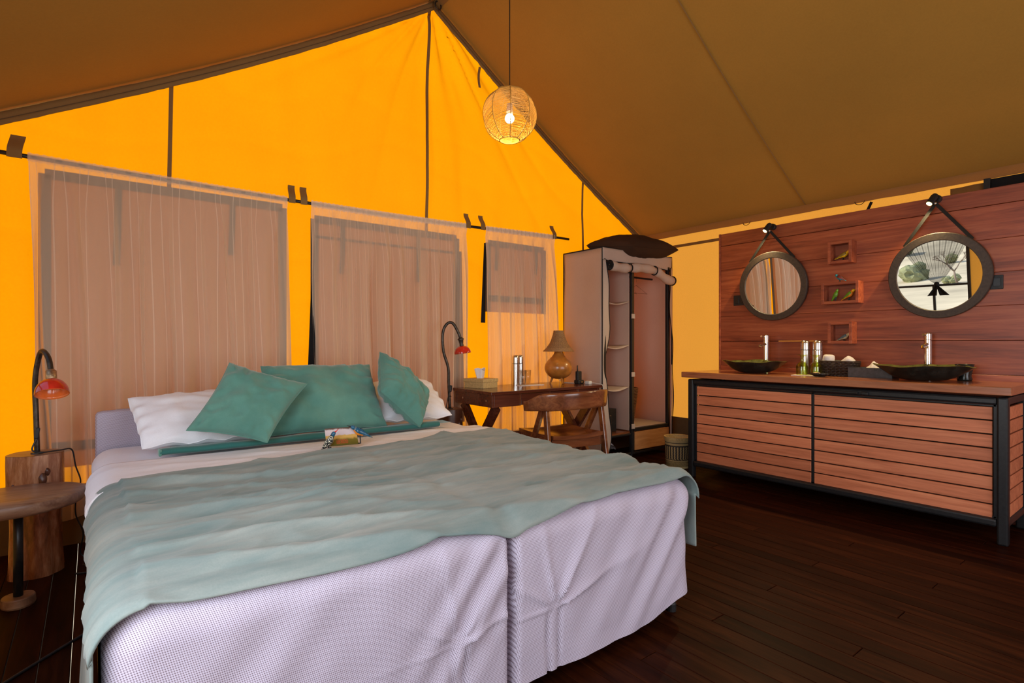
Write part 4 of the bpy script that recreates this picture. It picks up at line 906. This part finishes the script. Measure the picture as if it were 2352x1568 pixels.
cable('lamp_cable','thin black lamp cable running over the left stump down to the floor',[(-.205,3.49,.66),(-.222,3.48,.61),(-.19,3.47,.594),(-.12,3.50,.592),(-.075,3.53,.585),(-.06,3.54,.50),(-.04,3.54,.42),(-.055,3.54,.36),(-.06,3.56,.25),(-.03,3.56,.15),(-.04,3.58,.04),(0.02,3.55,.006),(.15,3.5,.006)],.0035)
cable('floor_cable','black cable crossing the dark floorboards beside the bed',[(-.45,2.20,.006),(-.30,2.35,.006),(-.12,2.55,.006),(.03,2.70,.006),(.2,2.8,.006)],.0055)
cable('floor_cable','black cable on the floor beside the left stump base',[(-.06,3.38,.006),(.0,3.36,.006),(.1,3.35,.006)],.005)
cable('floor_cable','thin tangled black cable on the floor near the bed head',[(-.03,3.5,.006),(.0,3.40,.006),(-.02,3.25,.006),(.03,3.2,.006),(.12,3.22,.006)],.003)
# ------------------------------------------------------------------ desk
DX0,DX1,DY0,DY1=2.345,3.535,3.285,3.84; DT=.757
dk=thing('writing_desk','dark polished writing desk with two small drawers and crossed legs','desk',((DX0+DX1)/2,(DY0+DY1)/2,0)); do=Vector(dk.location)
def db(name,c,d,mat='desk',bev=.002,par=None): b=MB(); b.box(Vector(c)-do,d); return b.build(name,mat,par or dk,bevel=bev)
db('desk_top',((DX0+DX1)/2,(DY0+DY1)/2,DT-.012),(DX1-DX0,DY1-DY0,.024),bev=.003)
AX0,AX1,AY0=DX0+.02,DX1-.02,DY0+.02; AZ0,AZ1=.637,.733; az=(AZ0+AZ1)/2; ah=AZ1-AZ0
for xx in(AX0+.01,AX1-.01): 
    o=db('side_apron',(xx,(AY0+DY1-.02)/2,az),(.02,DY1-.02-AY0,ah))
db('back_apron',((AX0+AX1)/2,DY1-.03,az),(AX1-AX0-.04,.02,ah))
db('front_panel',((AX0+2.63)/2+.01,AY0+.01,az),(2.63-AX0-.02,.02,ah)); db('front_panel',((3.26+AX1)/2-.01,AY0+.01,az),(AX1-3.26-.02,.02,ah))
for xx in(2.637,2.945,3.253): db('divider',(xx,AY0+.010,az),(.012,.016,ah),'chair')
for xx in(2.791,3.099):
    o=db('drawer',(xx,AY0+.008,az),(.296,.018,ah-.008),bev=.003)
    b=MB(); b.lathe([(0,.022),(.010,.020),(.012,.014),(.005,.006),(.005,0)],n=16); b.v=[tuple(Matrix.Rotation(pi/2,3,'X')@Vector(v)+Vector((xx,AY0-.001,az))-do) for v in b.v]; b.build('knob','iron',o,smooth=True)
for xx in(AX0+.06,AX1-.06):
    for (ya,yb) in((DY0+.07,DY1-.0),(DY1-.09,DY0-.03)):
        b=MB(); b.beam(Vector((xx+(.02 if ya<yb else -.02),ya,AZ0))-do,Vector((xx+(.02 if ya<yb else -.02),yb,.0))-do,.035,.075,(0,1,0)); b.build('leg','desk',dk,bevel=.003)
db('stretcher',((AX0+AX1)/2,(DY0+DY1)/2,.37),(AX1-AX0-.12,.03,.05))
for yy in(DY0+.09,DY1-.14):
    b=MB(); b.tube([Vector((AX0-.001,yy,az))-do,Vector((AX0-.005,yy,az))-do],.008,12); b.build('screw_cap','steel',dk)
# chair
ch=thing('desk_chair','glossy brown wooden chair with a curved wrap-around back pushed under the desk','chair',(2.835,3.06,0),-.13); ch.scale=(.95,.95,1)
def band(a,t):
    an=(181+ (356-181)*a)*pi/180; rx,ry=.36,.31; e=abs(a-.5)*2
    hh=.125*(1-.45*smooth(.55,1,e)*(1 if a<.5 else .15)); zc=.705-.03*smooth(.6,1,e)*(1 if a<.5 else 0)
    th=.028*(1-.4*smooth(.8,1,e)); w=2*pi*t
    dx,dz=cos(w),sin(w); k=(abs(dx)**6+abs(dz)**6)**(-1/6); ro=th/2*dx*k; zo=hh/2*dz*k
    return ((rx+ro+.10*(zo))*cos(an),-.02+(ry+ro+.10*zo)*sin(an),zc+zo+.012*cos((a-.6)*5))
b=MB(); b.grid(70,28,band); W=29
b.f.append(tuple(range(28))); 
b.mi.append(0); b=MB(); b.grid(28,70,lambda t,a:band(a,t)); b.add([band(0,k/28) for k in range(28)],[tuple(range(28))]); b.add([band(1,k/28) for k in range(28)],[tuple(range(28))[::-1]]); b.build('curved_back','chair',ch,smooth=True)
def seat(s):
    def f(a,t):
        x=(a-.5)*.50; y=(t-.5)*.47; rr=.012*(4*(a-.5)**2)+.008*(2*(t-.5))**2; 
        x*=1-.06*(1-t); return (x,y,.445+rr-.010*(1-(2*a-1)**2)*(1-(2*t-1)**2)-(.028 if s else 0))
    return f
b=MB(); b.grid(24,24,seat(0)); b.grid(24,24,lambda a,t:seat(1)(1-a,t))
ring=[(k/24,0) for k in range(25)]+[(1,k/24) for k in range(1,25)]+[(1-k/24,1) for k in range(1,25)]+[(0,1-k/24) for k in range(1,24)]
vs=[seat(0)(*p) for p in ring]+[seat(1)(*p) for p in ring]; m_=len(ring); b.add(vs,[(i,i+m_,(i+1)%m_+m_,(i+1)%m_) for i in range(m_)]); b.build('seat','chair',ch,smooth=False)
for s in(-1,1):
    for (p,q) in(((s*.262,-.175,.655),(s*.235,.255,.0)),((s*.262,-.175,.655),(s*.275,-.275,.0))):
        if q[1]>0: p=(s*.262,-.13,.655)
        b=MB(); b.beam(p,q,.030,.046,(0,1,0)); b.build('leg','chair',ch,bevel=.006)
    b=MB(); b.beam((s*.240,.20,.40),(s*.245,-.20,.40),.02,.075); b.build('side_rail','chair',ch,bevel=.003)
for yy in(.16,-.20): b=MB(); b.box((0,yy,.395),(.46,.02,.07)); b.build('cross_rail','chair',ch,bevel=.003)
# things on the desk
tbx=thing('tissue_box','woven straw tissue box at the left end of the desk','tissue box',(2.535,3.70,DT),.22)
b=MB(); b.box((0,0,.025),(.172,.215,.05)); b.build('box_body','straw',tbx,bevel=.003); b=MB(); b.box((0,0,.062),(.182,.225,.028)); b.build('box_lid','straw',tbx,bevel=.003)
b=MB(); b.grid(28,10,lambda a,t:((.030+.022*t)*cos(a*2*pi)*(1+.25*sin(a*2*pi*3)),(.018+.012*t)*sin(a*2*pi)+.006*sin(a*17),.075+.075*t*(1+.16*sin(a*2*pi*2+1)))); b.build('tissue','tissue',tbx,smooth=True)
flask((2.905,3.71,DT),'steel flask on the desk, left of the pair','flasks on the desk',.262,.029); flask((2.985,3.745,DT),'steel flask on the desk, right of the pair behind the tumblers','flasks on the desk',.262,.027)
def tumbler(loc,label):
    b=MB(); b.lathe([(.0005,.0),(.022,0),(.029,.128),(.0275,.128),(.0215,.012),(.0005,.010)],n=32); tag(b.build('glass_tumbler','clear',smooth=True),label,'tumbler','glass tumblers on the desk').location=loc
tumbler((2.925,3.63,DT+.004),'clear straight glass tumbler in front of the left desk flask'); tumbler((3.00,3.66,DT+.004),'clear straight glass tumbler in front of the right desk flask')
b=MB(); b.box((0,0,.002),(.24,.07,.004),Matrix.Rotation(-.1,3,'Z')); tag(b.build('paper_mat','paper'),'white paper strip under the tumblers on the desk','paper mat').location=(3.01,3.635,DT)
gl=thing('gourd_lamp','orange gourd table lamp with a wicker shade on the desk','lamp',(3.335,3.63,DT))
b=MB(); G=[(.001,.040),(.04,.043),(.085,.060),(.118,.095),(.131,.135),(.124,.175),(.098,.212),(.065,.238),(.045,.262),(.036,.290),(.034,.305),(.001,.306)]; b.lathe(G,n=44); b.build('gourd_body','gourd',gl,smooth=True,subsurf=1)
for k in range(3):
    a=-2.35+2*pi*k/3+.5; b=MB(); b.tube([(.055*cos(a),.055*sin(a),.055),(.078*cos(a),.078*sin(a),0)],[.011,.009],10); b.build('foot','gourd',gl)
SHP=[(.043,.475),(.050,.44),(.062,.40),(.080,.36),(.108,.32),(.137,.292)]
b=MB()
for j in range(34):
    q=j/33*5; i=min(4,int(q)); f_=q-i; r=SHP[i][0]*(1-f_)+SHP[i+1][0]*f_; z=SHP[i][1]*(1-f_)+SHP[i+1][1]*f_
    b.tube([((r+.0016*(1 if (k+j)%2 else -1))*cos(2*pi*k/56),(r+.0016*(1 if (k+j)%2 else -1))*sin(2*pi*k/56),z) for k in range(56)],.0031,5,closed=True)
b.build('shade_weave','rattan',gl,smooth=True)['kind']='stuff'
b=MB()
for k in range(28): b.tube([(r*cos(2*pi*k/28),r*sin(2*pi*k/28),z) for r,z in SHP],.0022,4)
b.build('shade_ribs','rattan',gl)['kind']='stuff'
rd=thing('radio_handset','black two-way radio standing in its charger on the desk','radio',(3.462,3.50,DT),.1)
b=MB(); b.box((0,0,.018),(.075,.06,.036)); b.build('charger','black',rd,bevel=.008); b=MB(); b.box((0,.005,.068),(.056,.032,.09)); b.build('handset','blackrough',rd,bevel=.006)
b=MB(); b.tube([(-.016,.005,.11),(-.016,.005,.165)],[.0065,.005],10); b.build('antenna','blackrough',rd,smooth=True); b=MB(); b.box((.004,-.03,.018),(.022,.003,.014)); b.build('label_plate','steel',rd)
cable('charger_cable','white charger cable curling over the right end of the desk',[(3.40,3.70,DT+.03),(3.44,3.66,DT+.004),(3.50,3.52,DT+.004),(3.515,3.40,DT+.012),(3.525,3.30,DT+.006),(3.53,3.272,DT-.02),(3.53,3.275,.62)],.003,'whitecable')
b=MB(); b.box((0,0,.014),(.04,.05,.028)); tag(b.build('charger_plug','whitecable',bevel=.005),'white charger plug at the right end of the desk','plug').location=(3.500,3.42,DT)
# ------------------------------------------------------------------ pendant
PC=Vector((2.205,2.88,2.635)); PR=.180
pl=thing('pendant_lamp','round string-woven pendant lamp hanging from the tent ridge, lit','pendant lamp',PC)
b=MB(); b.tube([(0,0,PR*.95),(0,0,RZ-PC.z-.05)],.0035,8); b.build('cord','black',pl)
NP=9; sl=[R.uniform(-.28,.28) for _ in range(NP)]; rb=[2*pi*k/NP+R.uniform(-.12,.12) for k in range(NP)]
def sp_(th,ph,r=PR): return Vector((r*sin(th)*cos(ph),r*sin(th)*sin(ph),r*cos(th)))
for k in range(NP): b=MB(); b.tube([sp_(.28+(pi-.28-.38)*j/24,rb[k]) for j in range(25)],.0028,6); b.build('wire_rib','string',pl,smooth=True)
b=MB()
for k in range(NP):
    p0=rb[k]; p1=rb[(k+1)%NP]+(2*pi if k==NP-1 else 0)
    for j in range(74):
        t=.32+(pi-.32-.42)*(j+R.uniform(-.3,.3))/73; t2=min(pi-.38,max(.28,t+sl[k]*sin(t)+R.uniform(-.02,.02)))
        b.tube([sp_(t,p0),sp_((t+t2)/2,(p0+p1)/2,PR*.975),sp_(t2,p1)],R.uniform(.0008,.0014),4,cap=False)
b.build('string_winding','string',pl)['kind']='stuff'
for th in(.28,pi-.38): b=MB(); b.tube([sp_(th,2*pi*k/32) for k in range(32)],.0032,6,closed=True); b.build('hoop','string',pl,smooth=True)
b=MB(); b.lathe([(.0,.075),(.018,.075),(.022,.03),(.022,.005),(0,.005)],n=20); b.build('bulb_socket','paper',pl,smooth=True)
b=MB(); b.sphere((0,0,-.022),.031,20,12); b.build('bulb','bulb',pl,smooth=True)
l=bpy.data.lights.new('bulb_light','POINT'); l.energy=7; l.color=(1,.72,.36); l.shadow_soft_size=.032; lo=bpy.data.objects.new('bulb_light',l); COL.objects.link(lo); lo.parent=pl; lo.location=(0,0,-.022-.04)
# ------------------------------------------------------------------ outside, seen in the right mirror
def shrub(loc,r,label):
    b=MB(); 
    for k in range(9):
        c=Vector((R.uniform(-.6,.6)*r,R.uniform(-.6,.6)*r,r*.45+R.uniform(-.2,.35)*r)); q=MB(); q.sphere(c,r*R.uniform(.35,.6),14,9)
        b.add([tuple(Vector(v)+Vector((nse(v[0]*5/r,v[1]*5/r,v[2]*5/r),nse(v[1]*5/r,v[2]*5/r,3),nse(v[2]*5/r,v[0]*5/r,6)))*r*.18) for v in q.v],q.f)
    tag(b.build('shrub','bush'),label,'shrub','shrubs on the hillside').location=loc
for k,(x,y,r) in enumerate([(-31,11.4,.95),(-40,11.6,.5),(-46,16.5,.8),(-55,15.5,.9),(-62,20,1.2),(-27,8.6,.35)]):
    shrub((x,y,terr(x,y)),r,['round green shrub nearest the tent in the mirror view','green shrub higher on the slope in the mirror view','large shrub far up the slope in the mirror view','wide shrub in the middle of the far slope','big shrub near the top of the far slope','small shrub beside the bare tree in the mirror view'][k])
tr=thing('bare_tree','bare thorny tree on the dry slope reflected in the right mirror','tree',(-26,8.1,terr(-26,8.1)))
tr.scale=(.62,.62,.62)
b=MB()
def br(p,d,L,r,dep):
    q=p+d*L; b.tube([p,p+d*L*.5+Vector((R.uniform(-1,1),R.uniform(-1,1),0))*L*.06,q],[r,r*.8,r*.6],6)
    if dep: 
        for k in range(3): br(q,(d+Vector((R.uniform(-1,1),R.uniform(-1,1),R.uniform(-.3,.5)))*.75).normalized(),L*.68,r*.55,dep-1)
br(Vector((0,0,0)),Vector((.1,.15,1)).normalized(),1.1,.11,5); b.build('trunk_and_branches','bark',tr,smooth=True)
